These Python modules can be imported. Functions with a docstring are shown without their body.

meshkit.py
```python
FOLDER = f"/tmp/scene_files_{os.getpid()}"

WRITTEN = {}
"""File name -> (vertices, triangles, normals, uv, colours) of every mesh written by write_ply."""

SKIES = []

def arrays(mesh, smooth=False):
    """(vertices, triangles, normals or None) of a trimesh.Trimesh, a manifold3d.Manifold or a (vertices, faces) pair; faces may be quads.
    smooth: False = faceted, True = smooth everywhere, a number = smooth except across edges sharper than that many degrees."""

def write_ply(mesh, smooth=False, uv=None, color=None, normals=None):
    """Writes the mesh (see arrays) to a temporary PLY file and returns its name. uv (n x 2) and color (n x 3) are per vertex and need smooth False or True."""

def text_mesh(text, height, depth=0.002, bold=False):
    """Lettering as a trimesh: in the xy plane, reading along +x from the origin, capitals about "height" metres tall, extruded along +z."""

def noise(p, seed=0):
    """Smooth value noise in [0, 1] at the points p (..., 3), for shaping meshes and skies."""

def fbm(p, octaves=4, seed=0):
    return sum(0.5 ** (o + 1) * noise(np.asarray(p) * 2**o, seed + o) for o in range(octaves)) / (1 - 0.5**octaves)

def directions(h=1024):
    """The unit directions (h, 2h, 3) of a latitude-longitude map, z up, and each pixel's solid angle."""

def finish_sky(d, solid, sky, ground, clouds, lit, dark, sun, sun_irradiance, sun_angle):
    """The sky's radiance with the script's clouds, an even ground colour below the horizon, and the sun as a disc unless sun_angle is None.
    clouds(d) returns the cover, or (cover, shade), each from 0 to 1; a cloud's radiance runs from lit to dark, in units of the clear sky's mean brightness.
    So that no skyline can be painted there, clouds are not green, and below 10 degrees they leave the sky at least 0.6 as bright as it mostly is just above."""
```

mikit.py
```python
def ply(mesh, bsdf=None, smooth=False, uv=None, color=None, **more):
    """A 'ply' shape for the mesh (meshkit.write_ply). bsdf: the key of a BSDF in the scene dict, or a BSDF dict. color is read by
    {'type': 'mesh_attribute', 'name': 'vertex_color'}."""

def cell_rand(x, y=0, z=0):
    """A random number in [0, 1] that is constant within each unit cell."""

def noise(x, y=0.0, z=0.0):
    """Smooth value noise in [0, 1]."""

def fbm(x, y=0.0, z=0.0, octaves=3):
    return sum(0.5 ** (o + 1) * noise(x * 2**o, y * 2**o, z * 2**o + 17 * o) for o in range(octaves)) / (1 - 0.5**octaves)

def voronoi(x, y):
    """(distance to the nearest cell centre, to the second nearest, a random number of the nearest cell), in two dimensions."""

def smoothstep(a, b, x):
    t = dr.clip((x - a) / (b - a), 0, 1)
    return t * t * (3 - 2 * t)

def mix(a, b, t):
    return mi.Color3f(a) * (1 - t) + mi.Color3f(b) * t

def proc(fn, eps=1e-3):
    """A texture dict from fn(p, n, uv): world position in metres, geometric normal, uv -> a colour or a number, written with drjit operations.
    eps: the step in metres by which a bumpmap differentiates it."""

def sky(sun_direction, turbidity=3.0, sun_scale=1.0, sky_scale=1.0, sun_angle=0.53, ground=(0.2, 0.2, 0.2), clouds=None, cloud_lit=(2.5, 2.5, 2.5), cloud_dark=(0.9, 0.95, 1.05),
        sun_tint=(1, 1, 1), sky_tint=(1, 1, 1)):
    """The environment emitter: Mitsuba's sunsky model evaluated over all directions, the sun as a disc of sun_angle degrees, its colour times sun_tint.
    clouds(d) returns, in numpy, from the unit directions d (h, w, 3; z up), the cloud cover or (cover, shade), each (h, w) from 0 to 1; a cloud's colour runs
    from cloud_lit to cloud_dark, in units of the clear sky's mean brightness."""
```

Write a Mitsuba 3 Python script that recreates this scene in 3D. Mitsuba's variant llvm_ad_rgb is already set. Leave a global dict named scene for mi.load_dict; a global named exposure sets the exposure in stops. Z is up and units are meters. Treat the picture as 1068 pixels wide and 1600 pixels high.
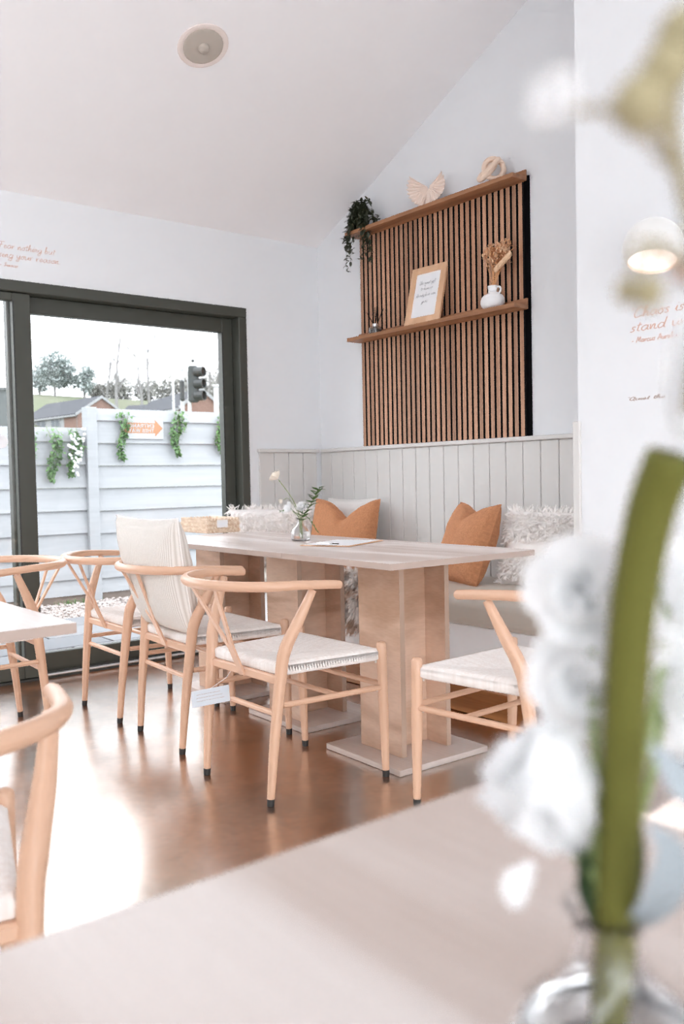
import math
import numpy as np
import trimesh
import manifold3d as m3
import drjit as dr
import mitsuba as mi
import mikit
from mikit import proc, noise, fbm, smoothstep, mix, cell_rand
from shapely.geometry import Polygon, box as sbox
import meshkit

T4 = mi.ScalarTransform4f
rng = np.random.default_rng(7)
scene, labels = {}, {}

# ------------------------------------------------------------------ camera
FPX, YAW, PITCH, ROLL = 1376.0, math.radians(51.3), math.radians(-2.25), math.radians(-1.2)
CAM = np.array([4.631, -3.548, 1.04])
_F = np.array([-math.sin(YAW) * math.cos(PITCH), math.cos(YAW) * math.cos(PITCH), math.sin(PITCH)])
_R0 = np.array([math.cos(YAW), math.sin(YAW), 0.0])
_U0 = np.cross(_R0, _F)
_R = math.cos(ROLL) * _R0 + math.sin(ROLL) * _U0
_U = -math.sin(ROLL) * _R0 + math.cos(ROLL) * _U0
scene['camera'] = {
    'type': 'thinlens', 'fov': 2 * math.degrees(math.atan(534 / FPX)), 'fov_axis': 'x',
    'aperture_radius': 0.0036, 'focus_distance': 3.3, 'near_clip': 0.02, 'far_clip': 900.0,
    'to_world': T4().look_at(origin=CAM.tolist(), target=(CAM + _F).tolist(), up=_U.tolist()),
}
# ------------------------------------------------------------------ light
def overcast(d):
    n = meshkit.fbm(d * np.array([2.0, 2.0, 4.0]), 3, 3)
    return np.ones(d.shape[:2]), np.clip((n - .35) * .8, 0, 1) * .35
scene['sky'] = mikit.sky([0.4, -0.5, 0.75], turbidity=4.0, sun_scale=0.0, sky_scale=30.0, ground=(.62, .61, .60),
                         clouds=overcast, cloud_lit=(.955, 1.0, 1.055), cloud_dark=(.78, .82, .875))
exposure = 0.40

# ------------------------------------------------------------------ helpers
RH = _R0[:2]; FH = np.array([-math.sin(YAW), math.cos(YAW)])
def rgb(*c):
    return {'type': 'rgb', 'value': list(c)}

def principled(key, color, rough=.5, **kw):
    d = {'type': 'principled', 'base_color': rgb(*color) if isinstance(color, (tuple, list)) else color, 'roughness': rough}
    d.update(kw)
    scene[key] = {'type': 'twosided', 'bsdf': d}
    return key

def diffuse(key, color):
    scene[key] = {'type': 'twosided', 'bsdf': {'type': 'diffuse', 'reflectance': rgb(*color) if isinstance(color, (tuple, list)) else color}}
    return key

_used = set()
def newkey(name):
    k, n = name, 0
    while k in _used:
        n += 1
        k = f'{name}_{n:03d}'
    _used.add(k)
    return k

def thing(name, label, cat, group=None, kind=None):
    k = newkey(name)
    labels[k] = {'label': label}
    if cat: labels[k]['category'] = cat
    if group: labels[k]['group'] = group
    if kind: labels[k]['kind'] = kind
    return k

def part(holder, name, shape, label=None, kind=None):
    k = newkey(holder + '__' + name)
    scene[k] = shape
    if label or kind:
        labels[k] = {}
        if label: labels[k]['label'] = label
        if kind: labels[k]['kind'] = kind
    return k

def single(name, shape, label, cat, group=None, kind=None):
    k = thing(name, label, cat, group, kind)
    scene[k] = shape
    return k

def struct(name, shape=None, label=None):
    k = newkey(name)
    labels[k] = {'kind': 'structure'}
    if label: labels[k]['label'] = label
    if shape is not None: scene[k] = shape
    return k

def P(mesh, bsdf, smooth=False, **kw):
    return mikit.ply(mesh, bsdf, smooth=smooth, **kw)

def cat(ms):
    return trimesh.util.concatenate(list(ms))

def bx(x0, x1, y0, y1, z0, z1, b=0.0):
    """axis-aligned box, chamfered by b"""
    c = np.array([(x0 + x1) / 2, (y0 + y1) / 2, (z0 + z1) / 2]); h = np.abs(np.array([x1 - x0, y1 - y0, z1 - z0])) / 2
    if b <= 0:
        m = trimesh.creation.box(2 * h); m.apply_translation(c); return m
    b = min(b, h.min() * .9)
    pts = []
    for s in np.ndindex(2, 2, 2):
        sg = np.array(s) * 2 - 1
        for k in range(3):
            o = h - b; o[k] = h[k]
            pts.append(c + sg * o)
    mm = m3.Manifold.hull_points(np.array(pts)).to_mesh()
    return trimesh.Trimesh(mm.vert_properties[:, :3], mm.tri_verts, process=False)

def frames(p):
    p = np.asarray(p, float)
    t = np.gradient(p, axis=0); t /= np.linalg.norm(t, axis=1, keepdims=True) + 1e-12
    a = np.cross(t[0], [0, 0, 1.0] if abs(t[0][2]) < .9 else [1.0, 0, 0]); a /= np.linalg.norm(a)
    A = [a]
    for i in range(1, len(p)):
        a = A[-1] - t[i] * (A[-1] @ t[i]); a /= np.linalg.norm(a) + 1e-12
        A.append(a)
    A = np.array(A)
    return t, A, np.cross(t, A)

def tube(p, r, sides=10, dome=False, flat=None):
    """closed tube along points p, radius r (scalar or per point); flat=(ka,kb) scales the two section axes"""
    p = np.asarray(p, float); r = np.broadcast_to(np.asarray(r, float), (len(p),)).copy()
    if dome:
        t0 = p[0] - p[1]; t0 /= np.linalg.norm(t0); t1 = p[-1] - p[-2]; t1 /= np.linalg.norm(t1)
        p = np.vstack([p[0] + t0 * r[0] * .42, p[0] + t0 * r[0] * .3, p, p[-1] + t1 * r[-1] * .3, p[-1] + t1 * r[-1] * .42])
        r = np.concatenate([[r[0] * .4, r[0] * .8], r, [r[-1] * .8, r[-1] * .4]])
    t, a, b = frames(p)
    ka, kb = flat or (1, 1)
    ang = np.arange(sides) * 2 * np.pi / sides
    v = p[:, None] + r[:, None, None] * (ka * np.cos(ang)[None, :, None] * a[:, None] + kb * np.sin(ang)[None, :, None] * b[:, None])
    n = len(p)
    i, j = np.meshgrid(np.arange(n - 1), np.arange(sides), indexing='ij')
    q = np.stack([i * sides + j, i * sides + (j + 1) % sides, (i + 1) * sides + (j + 1) % sides, (i + 1) * sides + j], -1).reshape(-1, 4)
    f = np.vstack([q[:, [0, 1, 2]], q[:, [0, 2, 3]]])
    v = np.vstack([v.reshape(-1, 3), p[:1], p[-1:]])
    c0, c1 = n * sides, n * sides + 1
    k = np.arange(sides)
    f = np.vstack([f, np.stack([np.full(sides, c0), (k + 1) % sides, k], 1), np.stack([np.full(sides, c1), (n - 1) * sides + k, (n - 1) * sides + (k + 1) % sides], 1)])
    return trimesh.Trimesh(v, f, process=False)

def spline(pts, n=24):
    """Catmull-Rom through pts (any dimension)"""
    pts = np.asarray(pts, float)
    P_ = np.vstack([2 * pts[0] - pts[1], pts, 2 * pts[-1] - pts[-2]])
    m = len(pts) - 1
    u = np.linspace(0, m, n); i = np.minimum(u.astype(int), m - 1); t = (u - i)[:, None]
    p0, p1, p2, p3 = P_[i], P_[i + 1], P_[i + 2], P_[i + 3]
    return .5 * (2 * p1 + (p2 - p0) * t + (2 * p0 - 5 * p1 + 4 * p2 - p3) * t ** 2 + (3 * p1 - p0 - 3 * p2 + p3) * t ** 3)

def lathe(profile, n=32):
    """revolve (r,z) points round z"""
    pr = np.asarray(profile, float)
    ang = np.arange(n) * 2 * np.pi / n
    v = np.stack([pr[:, 0][:, None] * np.cos(ang), pr[:, 0][:, None] * np.sin(ang), np.repeat(pr[:, 1][:, None], n, 1)], -1).reshape(-1, 3)
    i, j = np.meshgrid(np.arange(len(pr) - 1), np.arange(n), indexing='ij')
    q = np.stack([i * n + j, i * n + (j + 1) % n, (i + 1) * n + (j + 1) % n, (i + 1) * n + j], -1).reshape(-1, 4)
    m = trimesh.Trimesh(v, np.vstack([q[:, [0, 1, 2]], q[:, [0, 2, 3]]]), process=False)
    m.merge_vertices(); m.update_faces(m.nondegenerate_faces())
    return m

def extr(poly, h, engine='earcut'):
    return trimesh.creation.extrude_polygon(poly, h, engine=engine)

def xf(m, M):
    m = m.copy(); m.apply_transform(M); return m

def mat(o, X, Y, Z):
    M = np.eye(4); M[:3, 0] = X; M[:3, 1] = Y; M[:3, 2] = Z; M[:3, 3] = o
    return M

def place(x, y, z=0, rz=0, rx=0, ry=0):
    t = T4().translate([x, y, z]).rotate([0, 0, 1], rz)
    if rx: t = t.rotate([1, 0, 0], rx)
    if ry: t = t.rotate([0, 1, 0], ry)
    return t

def npm(t):
    return np.array(t.matrix, float)

def local_frame(direction, up=(0, 0, 1)):
    d = np.asarray(direction, float); d /= np.linalg.norm(d)
    s = np.cross(d, up)
    if np.linalg.norm(s) < 1e-4: s = np.array([1.0, 0, 0])
    s /= np.linalg.norm(s)
    return d, s, np.cross(s, d)

# leaf templates: unit length along +x, width w along y, folded and drooping
def leaf_mesh(w=.45, fold=.12, droop=.15, rows=4, tip=1.0):
    u = np.linspace(0, 1, rows + 1)
    half = w / 2 * np.sin(np.pi * u ** .75) ** tip
    z = -droop * u ** 2
    v = np.concatenate([np.stack([u, 0 * u, z], 1), np.stack([u, half, z + fold * half * 2], 1), np.stack([u, -half, z + fold * half * 2], 1)])
    n = rows + 1; f = []
    for i in range(rows):
        f += [[i, i + 1, n + i + 1], [i, n + i + 1, n + i], [i, 2 * n + i + 1, i + 1], [i, 2 * n + i, 2 * n + i + 1]]
    return v, np.array(f)

def scatter(tv, tf, pos, dirs, sizes, ups=None, roll=None):
    """many copies of one small template as one mesh"""
    pos, dirs = np.asarray(pos, float), np.asarray(dirs, float)
    n = len(pos)
    dirs = dirs / (np.linalg.norm(dirs, axis=1, keepdims=True) + 1e-9)
    up = np.tile([0, 0, 1.0], (n, 1)) if ups is None else np.asarray(ups, float)
    s = np.cross(up, dirs); ls = np.linalg.norm(s, axis=1, keepdims=True)
    s = np.where(ls > 1e-3, s / np.maximum(ls, 1e-9), [1.0, 0, 0]); w = np.cross(dirs, s)
    if roll is not None:
        c, q = np.cos(roll)[:, None], np.sin(roll)[:, None]
        s, w = c * s + q * w, -q * s + c * w
    sz = np.broadcast_to(np.asarray(sizes, float), (n,))[:, None, None]
    v = pos[:, None] + sz * (tv[None, :, 0:1] * dirs[:, None] + tv[None, :, 1:2] * s[:, None] + tv[None, :, 2:3] * w[:, None])
    f = tf[None] + (np.arange(n) * len(tv))[:, None, None]
    return trimesh.Trimesh(v.reshape(-1, 3), f.reshape(-1, 3), process=False)

def at_px(x, y, depth):
    """a point of the foreground bouquet at a given depth"""
    return CAM + (_F + _R * (x - 534) / FPX - _U * (y - 800) / FPX) * depth

# single-stroke handwriting
GLY = {
 'a': (1.0, [[(.8,.85),(.4,1),(0,.5),(.3,0),(.7,.35),(.82,1),(.8,.25),(1.05,.05)]]), 'b': (.95, [[(0,.3),(.3,2),(.12,1.9),(.08,.2),(.4,0),(.72,.5),(.4,.9),(.1,.5)]]),
 'c': (.85, [[(.7,.8),(.4,1),(0,.5),(.3,0),(.85,.25)]]), 'd': (1.0, [[(.75,.8),(.35,1),(0,.45),(.3,0),(.75,.5),(.9,2),(.8,.3),(1.05,.05)]]),
 'e': (.8, [[(0,.35),(.55,.6),(.4,1),(.05,.55),(.3,0),(.8,.25)]]), 'f': (.6, [[(.65,1.75),(.45,2),(.25,1.3),(.15,-.8)],[(0,.85),(.6,.95)]]),
 'g': (.9, [[(.75,.85),(.4,1),(0,.5),(.3,0),(.7,.4),(.8,1),(.7,-.6),(.3,-.9),(.05,-.5),(.95,.2)]]), 'h': (.95, [[(0,.2),(.35,1.9),(.15,1.8),(.05,0),(.2,.6),(.5,1),(.65,.6),(.65,.1),(1,.1)]]),
 'i': (.4, [[(0,.3),(.2,1),(.15,.15),(.4,.1)],[(.28,1.45),(.3,1.5)]]), 'k': (.85, [[(.15,2),(.05,0)],[(.65,.95),(.1,.45),(.5,.05),(.85,.15)]]),
 'l': (.45, [[(0,.3),(.4,1.7),(.25,2),(.12,.3),(.45,.1)]]), 'm': (1.4, [[(0,1),(.1,0),(.3,.8),(.5,1),(.6,.1),(.8,.8),(1,1),(1.1,.1),(1.4,.1)]]),
 'n': (.9, [[(0,1),(.1,0),(.3,.75),(.55,1),(.62,.1),(.95,.1)]]), 'o': (.85, [[(.5,1),(.1,.75),(.05,.25),(.4,0),(.7,.4),(.5,1),(.9,.85)]]),
 'q': (.9, [[(.75,.85),(.4,1),(0,.5),(.3,0),(.7,.4),(.8,1),(.7,-.9),(.95,-.4)]]), 'r': (.65, [[(0,1),(.12,0),(.2,.65),(.45,.95),(.65,.85)]]),
 's': (.65, [[(.6,.85),(.3,1),(.15,.7),(.5,.35),(.3,0),(0,.12)]]), 't': (.55, [[(.3,1.7),(.18,.25),(.5,.08)],[(0,1.15),(.6,1.25)]]),
 'u': (.95, [[(0,1),(.08,.2),(.4,0),(.68,.6),(.75,1),(.75,.2),(1,.1)]]), 'v': (.8, [[(0,1),(.3,0),(.65,1),(.85,.9)]]), 'w': (1.15, [[(0,1),(.25,0),(.5,.8),(.75,0),(1,1),(1.15,.9)]]),
 'y': (.85, [[(0,1),(.1,.3),(.4,.2),(.7,1),(.6,-.5),(.25,-.9),(.05,-.5),(.85,.2)]]), 'p': (.9, [[(.1,1),(0,-.9),(.15,.7),(.5,1),(.7,.5),(.4,0),(.1,.2)]]),
 'F': (1.2, [[(0,1.9),(1.3,2)],[(.6,1.9),(.4,.4),(.1,0)],[(.3,1.05),(1,1.1)]]), 'C': (1.3, [[(1.2,1.6),(.9,2),(.3,1.5),(.1,.5),(.5,0),(1.3,.35)]]), 'T': (1.1, [[(0,1.85),(1.2,2)],[(.6,1.9),(.45,0)]]),
 'Q': (1.3, [[(.7,2),(.1,1.2),(.3,.1),(.9,.2),(1.1,1.3),(.7,2)],[(.6,.4),(1.3,-.2)]]), 'S': (1.0, [[(.95,1.7),(.6,2),(.25,1.5),(.7,.8),(.5,0),(0,.3)]]), 'M': (1.5, [[(0,0),(.3,2),(.7,.5),(1.1,2),(1.3,0)]]),
 'A': (1.2, [[(0,0),(.6,2),(1.1,0)],[(.2,.7),(1,.7)]]), '-': (.8, [[(0,.6),(.6,.6)]]), "'": (.35, [[(.15,2),(.1,1.6)]]), '.': (.3, [[(.05,.02),(.12,.05)]]), ',': (.3, [[(.12,.1),(0,-.35)]]), ' ': (.6, []),
}
def script(text, xh, r, slant=.2, sides=4):
    """handwriting as a mesh: xy plane, reading along +x, x-height xh"""
    out, x = [], 0.0
    for ch in text:
        w, strokes = GLY[ch]
        for st in strokes:
            p = spline(st, max(3, 3 * len(st))) if len(st) > 2 else np.asarray(st, float)
            q = np.stack([(x + p[:, 0] + slant * p[:, 1]) * xh, p[:, 1] * xh, 0 * p[:, 0]], 1)
            out.append(tube(q, r, sides))
        x += w + .12
    return cat(out), x * xh

# ------------------------------------------------------------------ materials
diffuse('m_wall', (.75, .768, .79))
diffuse('m_ceiling', (.86, .85, .86))
principled('m_panelling', (.61, .60, .585), .45, specular=.4)
principled('m_white_board', (.82, .83, .84), .45)
principled('m_frame', (.052, .056, .046), .45, specular=.5)
principled('m_frame_dark', (.03, .032, .03), .5)
principled('m_alu', (.8, .8, .8), .3, metallic=.7)
scene['m_glass'] = {'type': 'thindielectric', 'int_ior': 1.5}
scene['m_clear_glass'] = {'type': 'dielectric', 'int_ior': 1.48}
scene['m_water'] = {'type': 'dielectric', 'int_ior': 1.33}

def floor_col(p, n, uv):
    a = fbm(p.x * 1.7, p.y * 1.7, 3.1, 4); b = fbm(p.x * 6 + 9, p.y * 6, 1.0, 3); c = noise(p.x * 60, p.y * 60)
    t = smoothstep(.3, .7, a * .65 + b * .3 + c * .05)
    return mix((.050, .013, .002), (.19, .058, .014), t)
def floor_rough(p, n, uv):
    a = fbm(p.x * 3, p.y * 3, 5.0, 3)
    return .14 + .10 * smoothstep(.35, .7, a)
def floor_bump(p, n, uv):
    return fbm(p.x * 7, p.y * 7, 0.0, 2) * .6 + noise(p.x * 55, p.y * 55) * .05
scene['m_floor'] = {'type': 'twosided', 'bsdf': {'type': 'bumpmap', 'arbitrary': proc(floor_bump, 2e-3), 'scale': .0008,
    'bsdf': {'type': 'blendbsdf', 'weight': .50,
             'a': {'type': 'principled', 'base_color': proc(floor_col), 'roughness': proc(floor_rough), 'specular': 1.0, 'clearcoat': 1.0, 'clearcoat_gloss': .95},
             'b': {'type': 'roughconductor', 'material': 'none', 'alpha': .07, 'specular_reflectance': rgb(1.0, .93, .86)}}}}

def wood_fn(lo, hi, axis='x', f=26.0, stretch=1.6):
    def fn(p, n, uv):
        if axis == 'x': l, a, b = p.x, p.y, p.z
        elif axis == 'h': l, a, b = p.x + p.y, p.z, p.x * .2 - p.y * .2
        else: l, a, b = p.z, p.x, p.y
        w = fbm(l * 1.5, a * 5, b * 5, 3)
        g = fbm(l * stretch, a * f + w * 3, b * f, 4)
        k = smoothstep(.25, .78, g)
        fine = noise(l * 12, a * 220, b * 220)
        return mix(lo, hi, k * .85 + fine * .15)
    return fn
principled('m_tabletop', proc(wood_fn((.45, .37, .33), (.635, .585, .56), 'x', 8.0, .9)), .33, specular=.5)
principled('m_table_edge', (.42, .33, .285), .5)
principled('m_pedestal', proc(wood_fn((.42, .255, .165), (.70, .51, .395), 'h', 11.0, .8)), .42)
principled('m_pedestal_edge', (.44, .31, .235), .5)
principled('m_plinth', proc(wood_fn((.21, .07, .018), (.52, .24, .09), 'x', 12.0, 1.2)), .4)
def slat_fn(p, n, uv):
    i = dr.floor((p.x - .46) / .04)
    r = cell_rand(i, 3, 1); o = cell_rand(i, 7, 2) * 40
    g = fbm(p.z * 1.3 + o, p.x * 60 + o, p.y * 60, 4)
    fine = noise(p.z * 9 + o, p.x * 500, p.y * 500)
    base = mix((.34, .17, .098), (.53, .305, .195), smoothstep(.2, .8, g))
    veneer = base * (.80 + .38 * r) * (.92 + .16 * fine)      # veneered face on a black board core
    return dr.select(n.y < -.5, veneer, mi.Color3f(.012, .011, .011))
principled('m_slat', proc(slat_fn), .5)
principled('m_shelf', proc(wood_fn((.19, .075, .032), (.36, .17, .082), 'x', 26.0, 1.3)), .45)
diffuse('m_felt', (.006, .006, .007))
principled('m_frame_wood', proc(wood_fn((.60, .36, .21), (.74, .49, .32), 'z', 18.0, 1.5)), .5)
principled('m_chair', (.60, .375, .255), .34, specular=.5, clearcoat=.25, clearcoat_gloss=.8)
principled('m_rubber', (.018, .017, .016), .55)
principled('m_bolt', (.75, .72, .7), .25, metallic=1.0)
def cord_bump(p, n, uv):
    x, y = uv.x, uv.y
    side = dr.abs(x) * .86 > dr.abs(y + .01)
    q = dr.select(side, y, x) * (2 * math.pi / .0058)
    return .5 + .5 * dr.sin(q)
def cord_col(p, n, uv):
    x, y = uv.x, uv.y
    side = dr.abs(x) * .86 > dr.abs(y + .01)
    q = dr.select(side, y, x) / .0058
    k = cell_rand(dr.floor(q), 2.0, 5.0) * .35 + .65 * noise(x * 180, y * 180)
    return mix((.80, .735, .69), (.92, .89, .86), k)
scene['m_cord'] = {'type': 'twosided', 'bsdf': {'type': 'bumpmap', 'arbitrary': proc(cord_bump, 6e-4), 'scale': .0012, 'bsdf': {'type': 'diffuse', 'reflectance': proc(cord_col)}}}
def linen(lo, hi, f=420.0):
    def fn(p, n, uv):
        k = .5 * noise(uv.x * f, uv.y * f * .25) + .5 * noise(uv.x * f * .25, uv.y * f)
        return mix(lo, hi, k)
    return fn
principled('m_rust', proc(linen((.37, .155, .068), (.53, .24, .118))), .85, sheen=.5)
def corduroy_col(p, n, uv):
    s = .5 + .5 * dr.sin(uv.x * (2 * math.pi / .0085))
    return mix((.62, .58, .53), (.80, .77, .73), s)
def corduroy_bump(p, n, uv):
    return .5 + .5 * dr.sin(uv.x * (2 * math.pi / .0085))
scene['m_corduroy'] = {'type': 'twosided', 'bsdf': {'type': 'bumpmap', 'arbitrary': proc(corduroy_bump, 8e-4), 'scale': .0012, 'bsdf': {'type': 'diffuse', 'reflectance': proc(corduroy_col)}}}
diffuse('m_white_fabric', (.90, .87, .85))
diffuse('m_fringe', (.94, .92, .90))
diffuse('m_tag', (.56, .60, .64))
diffuse('m_grey_fabric', (.68, .66, .64))
principled('m_leather', (.50, .455, .40), .38, specular=.5)
def fur_col(p, n, uv):
    k = smoothstep(.50, .68, fbm(p.x * 14, p.y * 14, p.z * 11, 3))
    return mix((.96, .94, .92), (.52, .33, .21), k * uv.y)
diffuse('m_fur', proc(fur_col))
diffuse('m_paper', (.84, .85, .87))
diffuse('m_ink', (.22, .22, .24))
diffuse('m_copper_text', (.60, .40, .33))
diffuse('m_grey_text', (.45, .38, .35))
principled('m_ceramic', (.80, .81, .82), .35)
principled('m_bisque', (.74, .58, .47), .8)
principled('m_shell', (.76, .65, .58), .85)
diffuse('m_dried', (.68, .38, .20))
diffuse('m_dried_pale', (.80, .55, .36))
scene['m_plant'] = {'type': 'twosided', 'bsdf': {'type': 'principled', 'base_color': rgb(.035, .042, .022), 'roughness': .45}}
def leafy(p, n, uv):
    return mix((.03, .085, .02), (.10, .20, .06), noise(p.x * 40, p.y * 40, p.z * 40))
principled('m_ivy', proc(leafy), .55)
principled('m_eucalyptus', (.09, .16, .05), .5)
principled('m_stem', (.105, .105, .020), .65, specular=.2)
principled('m_small_stem', (.20, .26, .09), .5)
scene['m_petal'] = {'type': 'principledthin', 'base_color': rgb(.87, .875, .88), 'roughness': .8, 'diff_trans': .9, 'eta': 1.3}
diffuse('m_petal_cream', (.86, .78, .68))
diffuse('m_bud', (.33, .29, .18))
diffuse('m_petal_pink', (.84, .68, .62))
principled('m_pale_leaf', (.29, .33, .355), .6)
principled('m_dark_leaf', (.022, .042, .015), .6, specular=.2)
principled('m_lamp_shell', (.72, .72, .70), .22, clearcoat=.6)
diffuse('m_lamp_inside', (.88, .80, .74))
diffuse('m_vent_ring', (.78, .69, .65))
diffuse('m_vent', (.48, .43, .38))
def wicker_fn(p, n, uv):
    return mix((.62, .44, .30), (.86, .75, .62), noise(p.x * 90, p.y * 90, p.z * 90))
principled('m_wicker', proc(wicker_fn), .6)
# outside
def fence_fn(p, n, uv):
    g = fbm(p.y * 2.2, p.z * 30, dr.floor(p.z / .2), 3)
    return mix((.30, .312, .322), (.355, .367, .378), g)
diffuse('m_fence', proc(fence_fn))
diffuse('m_paver_a', (.205, .212, .222)); diffuse('m_paver_b', (.225, .232, .242)); diffuse('m_paver_c', (.18, .187, .197))
diffuse('m_gravel_bed', (.26, .235, .22))
diffuse('m_joint', (.03, .03, .03))
def gravel_fn(p, n, uv):
    return mix((.34, .295, .275), (.55, .50, .475), cell_rand(dr.floor(p.x * 40), dr.floor(p.y * 40), dr.floor(p.z * 60)))
diffuse('m_gravel', proc(gravel_fn))
diffuse('m_hill', proc(lambda p, n, uv: mix((0.122, 0.144, 0.094), (0.158, 0.158, 0.122), fbm(p.x * .15, p.y * .15, 0, 3))))
diffuse('m_roof', (0.086, 0.089, 0.096)); diffuse('m_render', (0.277, 0.284, 0.290)); diffuse('m_pane_dark', (0.132, 0.145, 0.158))
def far_brick(p, n, uv):
    row = dr.floor(p.z / .075); k = cell_rand(dr.floor((p.x + p.y) / .22 + row * .5), row)
    return mix((0.178, 0.115, 0.096), (0.211, 0.142, 0.119), k)
diffuse('m_brick', proc(far_brick))
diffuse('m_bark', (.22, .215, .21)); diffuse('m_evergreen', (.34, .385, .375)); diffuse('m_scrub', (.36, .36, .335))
diffuse('m_pole', (0.475, 0.482, 0.490)); principled('m_signal', (0.025, 0.029, 0.029), .5); diffuse('m_signal_body', (0.065, 0.072, 0.072))
diffuse('m_orange', (.36, .185, .105)); diffuse('m_sign_white', (.38, .385, .39)); diffuse('m_shed', (.11, .12, .12))

# ------------------------------------------------------------------ the room
ROOF0, SLOPE, XR, XE, YS = 2.545, .479, 4.35, 8.6, -8.2     # eave height, pitch, ridge, east end, south end
def roof_z(x):
    return ROOF0 + SLOPE * x if x <= XR else ROOF0 + SLOPE * XR - SLOPE * (x - XR)
PX, PY = 2.545, -.70                                         # corner of the projecting wall beside the alcove

struct('floor', P(bx(0, XE, YS, 0.0, -.12, 0), 'm_floor'), 'polished brown mottled floor')
# west slope of the ceiling as a slab, with battens of the glazed east slope beyond the ridge
poly = Polygon([(-.25, ROOF0 - .25 * SLOPE), (XR, roof_z(XR)), (XR, roof_z(XR) + .2), (-.25, ROOF0 - .25 * SLOPE + .2)])
def along_y(poly, y0, y1):
    m = extr(poly, y1 - y0)                                   # poly in (x,z); extrude -> y
    return xf(m, mat([0, y1, 0], [1, 0, 0], [0, 0, 1], [0, -1, 0]))
struct('ceiling', P(along_y(poly, YS, .25), 'm_ceiling'), 'white sloping ceiling')
gl = struct('ceiling_glazing')
pl = Polygon([(XR, roof_z(XR)), (XE, roof_z(XE)), (XE, roof_z(XE) + .14), (XR, roof_z(XR) + .14)])
for a, b in ((YS, -6.6), (-5.2, .22)):
    part(gl, 'roof_panel', P(along_y(pl, a, b), 'm_ceiling'))
# alcove back wall, projecting wall
pl = Polygon([(-.25, -.1), (PX, -.1), (PX, roof_z(PX) + .02), (-.25, ROOF0 - .1)])
struct('wall_back', P(along_y(pl, 0.0, .22), 'm_wall'), 'white gable wall of the seating alcove')
pl = Polygon([(PX, -.1), (XE, -.1), (XE, roof_z(XE) + .02), (XR, roof_z(XR) + .02), (PX, roof_z(PX) + .02)])
wall_r = struct('wall_right', P(along_y(pl, PY, .22), 'm_wall'), 'white projecting wall with handwritten quotes')
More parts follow.
